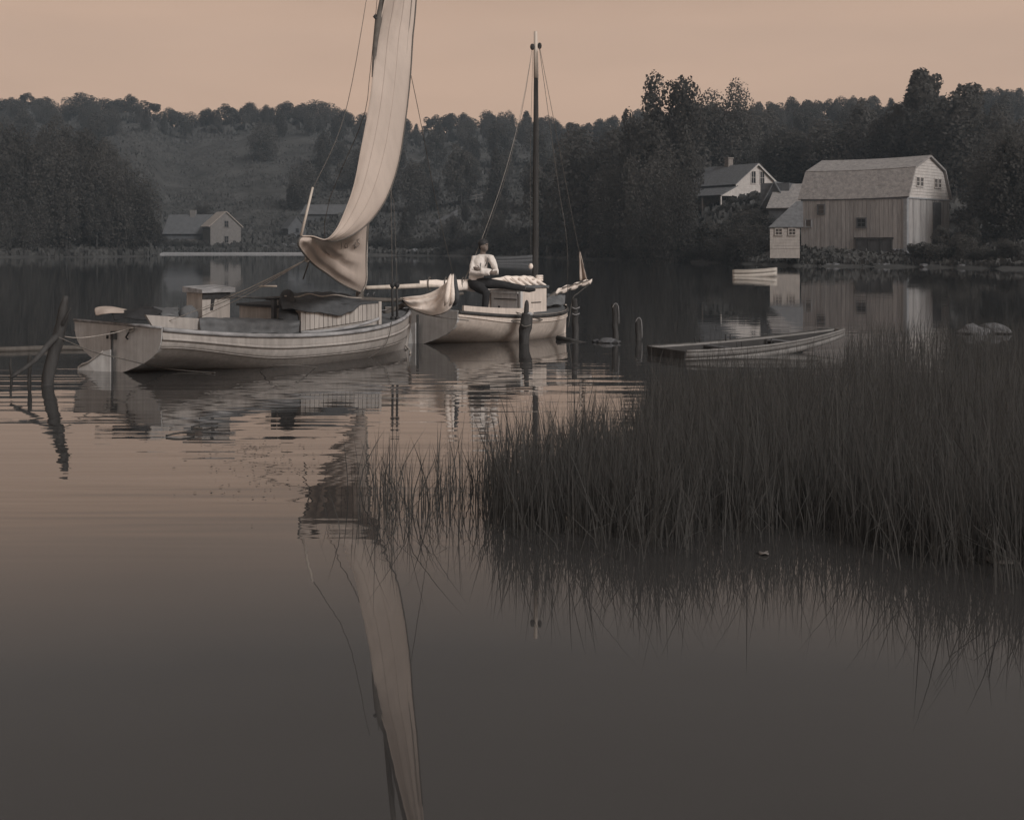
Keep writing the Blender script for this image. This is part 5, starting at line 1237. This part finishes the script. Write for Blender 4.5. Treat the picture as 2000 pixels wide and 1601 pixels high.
# ------------------------------------------------ reeds
def reeds():
    rng = np.random.RandomState(21); V = []; Fc = []
    front = [(700, 1012), (740, 1014), (800, 1008), (860, 1000), (900, 990), (930, 985), (980, 1030), (1040, 1052), (1150, 1062), (1280, 1068), (1400, 1055), (1480, 1045), (1560, 1038), (1640, 1052), (1720, 1080), (1800, 1092), (1900, 1112), (2000, 1125), (2150, 1140)]
    def blade(x, y, h, lean, az, w, kink):
        a = rng.uniform(0, math.pi); dx, dy = math.cos(a)*w, math.sin(a)*w*.5
        lx, ly = math.cos(az)*lean, math.sin(az)*lean
        n0 = len(V); pts = []
        for s, ww in ((0, 1), (.35, .95), (.7, .7)):
            q_ = s**1.8 if not kink else (s**1.8 if s < .6 else s*1.6-.2)
            zz = h*s if not (kink and s > .5) else h*(.5+.15*(s-.5))
            cx, cy = x+lx*q_, y+ly*q_
            V.append((cx-dx*ww, cy-dy*ww, zz-.03)); V.append((cx+dx*ww, cy+dy*ww, zz-.03))
        q_ = 1.0 if not kink else 1.5
        V.append((x+lx*q_, y+ly*q_, h if not kink else h*.42))
        Fc.extend([(n0, n0+1, n0+3, n0+2), (n0+2, n0+3, n0+5, n0+4), (n0+4, n0+5, n0+6)])
    def dens(px, py):
        # how thick the bed is at a place given by where it stands on the picture plane
        fy = interp(front, px)+16*noise.noise((px/34, 3.3, 0))-10*abs(noise.noise((px/11, 7.1, 0)))
        if py > fy: return 0
        if px < 925: 
            return .10*(1 if py > fy-75 else 0)*(1.6 if (735 < px < 790 or 815 < px < 880) else .55)
        top = interp([(925, 935), (1000, 925), (1060, 905), (1120, 880), (1200, 862), (1260, 835), (1300, 760), (1400, 735), (1600, 715), (1670, 660), (1760, 640), (2200, 630)], px)
        if py < top: return .05 if (px > 1260 and py > 640) else 0
        e = min(1, (fy-py)/30+.22)*min(1, (py-top)/40+.35)
        d_ = .5 if px < 960 else .85
        return d_*e
    n = 0; tries = 0
    # clumps on the water, sampled evenly over the ground
    while n < 30000 and tries < 400000:
        tries += 1
        px = rng.uniform(690, 2120); y = 1/rng.uniform(1/30, 1/6.9)     # thinner farther out
        py = HY+F*H/y
        if rng.rand() > dens(px, py): continue
        if 1240 < px < 1650 and 655 < py < 712: continue               # the punt lies here
        x = (px-CX)*y/F; cl = rng.randint(2, 5)
        hh = rng.normal(.50, .11)*(1.12 if px > 1250 else 1.0)*(.82 if px < 925 else 1)
        if y > 14: hh *= .72
        for _ in range(cl):
            bx_, by = x+rng.normal()*.05, y+rng.normal()*.05
            h_ = max(.12, hh*rng.uniform(.55, 1.25)); az = rng.uniform(0, 6.28)
            blade(bx_, by, h_, abs(rng.normal())*.13*h_/.5+.01, az, rng.choice((.0018, .0024, .003, .0036, .0046)), rng.rand() < .10)
        n += cl
        n += 0
    # outliers: single stalks ahead of and beside the bed
    for _ in range(420):
        px = rng.uniform(690, 2060); fy = interp(front, px)+abs(rng.normal())*16; y = gd(fy); x = (px-CX)*y/F
        h_ = rng.uniform(.15, .62); blade(x, y, h_, abs(rng.normal())*.2+.02, rng.uniform(0, 6.28), rng.uniform(.002, .0036), rng.rand() < .18)
    for px, py in ((1195, 800), (1215, 790), (1150, 815), (640, 1020), (615, 1012), (665, 1040), (690, 1030), (1000, 905), (1015, 900)):
        y = gd(py); blade((px-CX)*y/F, y, rng.uniform(.2, .4), .1, rng.uniform(0, 6), .003, px > 1100)
    for px, py in ((1890, 1165), (1905, 1150), (1925, 1170), (1945, 1160), (1962, 1175), (1975, 1158), (1850, 1140), (1800, 1130)):
        y = gd(py); blade((px-CX)*y/F, y, rng.uniform(.55, .85), .22, rng.uniform(2, 4.5), .004, px % 2 > 0)
    me = bpy.data.meshes.new('reeds'); me.from_pydata(V, [], Fc); me.materials.append(M['reed'])
    o = bpy.data.objects.new('reeds', me); COL.objects.link(o); tag(o, 'dense bed of dark reeds standing in the shallow water', 'reeds', kind='stuff')
reeds()
# one long bent stalk, floating twigs and lily pads
thing_mesh(MB().tube(poly([Vector(((940-CX)*gd(1045)/F, gd(1045), .02)), at(950, 1028, 8.0), at(908, 962, 8.1), at(890, 922, 8.2)], 10), .006, 4), 'reed_stalk', M['reed'], 'single long bent reed stalk leaning left out of the bed', 'reed') if False else None
for k, (x, y, a) in enumerate(((352, 851, .35), (400, 833, .5))):
    d = gd(y); p = Vector(((x-CX)*d/F, d, .012)); v = Vector((math.cos(a), math.sin(a)*1.6, 0))*.13
    thing_mesh(MB().tube(poly([p-v, p+Vector((0, 0, .02)), p+v+Vector((0, 0, .008))], 7), .010, 5), 'twig', M['bark'], ('straight twig floating on the water below the near hull', 'bent twig floating on the water just beyond the straight one')[k], 'twig')
for k, (x, y, s) in enumerate(((1958, 1096, .10), (1972, 1084, .09), (1492, 1083, .03))):
    d = gd(y); mb = MB(); c = Vector(((x-CX)*d/F, d, .012)); ring = [c+Vector((math.cos(a)*s, math.sin(a)*s*1.2, .006*math.sin(a*3))) for a in [.25+i*(5.9/18) for i in range(19)]]
    mb.add([c]+ring, [(0, i+1, i+2) for i in range(18)])
    thing_mesh(mb, 'lily_pad', M['lily'], ('larger pale lily pad floating before the reeds at the right edge', 'smaller pale lily pad just beyond the larger one', 'tiny pale floating leaf in front of the middle of the reeds')[k], 'lily pad', solid=.004)
sx_ = gd(648)
for k, (x, y, s, lb) in enumerate(((1900, 651, .33, 'left pale humped rock in the reeds at the far right'), (1940, 650, .36, 'right pale humped rock in the reeds at the far right'))):
    d = gd(y); o = rock((x-CX)*d/F, d, .03, s, lb)

# scattered weed floating off the near sailboat's quarter
rw_ = random.Random(9); mb = MB()
for k in range(170):
    px, py = rw_.gauss(520, 75), rw_.gauss(905, 38)
    if py < 842: continue
    d = gd(py); p = Vector(((px-CX)*d/F, d, .008)); a_ = rw_.uniform(0, 6.28); s_ = rw_.uniform(.006, .02)
    u_ = Vector((math.cos(a_), math.sin(a_), 0))*s_; v_ = Vector((-u_.y, u_.x, 0))*.4
    mb.add([p-u_, p+v_, p+u_, p-v_+Vector((0, 0, .004))], [(0, 1, 2, 3)])
tag(mb.build('floating_weed', M['reed'], None, smooth=False), 'loose scraps of weed floating off the near sailboat', 'weed', kind='stuff')

# ---------------------------------------------------------------- evening haze over the pond, made denser to lift the dark tones
hz = MB(); hz.box((0, 330, 60), (1500, 760, 124))
hm = bpy.data.materials.new('haze'); hm.use_nodes = True; t = hm.node_tree; t.nodes.clear()
pv = N(t, 'ShaderNodeVolumePrincipled', i_Density=HAZE); pv.inputs['Color'].default_value = (.62, .80, .98, 1); pv.inputs['Anisotropy'].default_value = .1
t.links.new(pv.outputs[0], N(t, 'ShaderNodeOutputMaterial').inputs['Volume'])
ho = hz.build('haze', hm, None, smooth=False); tag(ho, 'evening haze over the pond and the hills, made denser to lift dark tones', 'haze', kind='stuff')
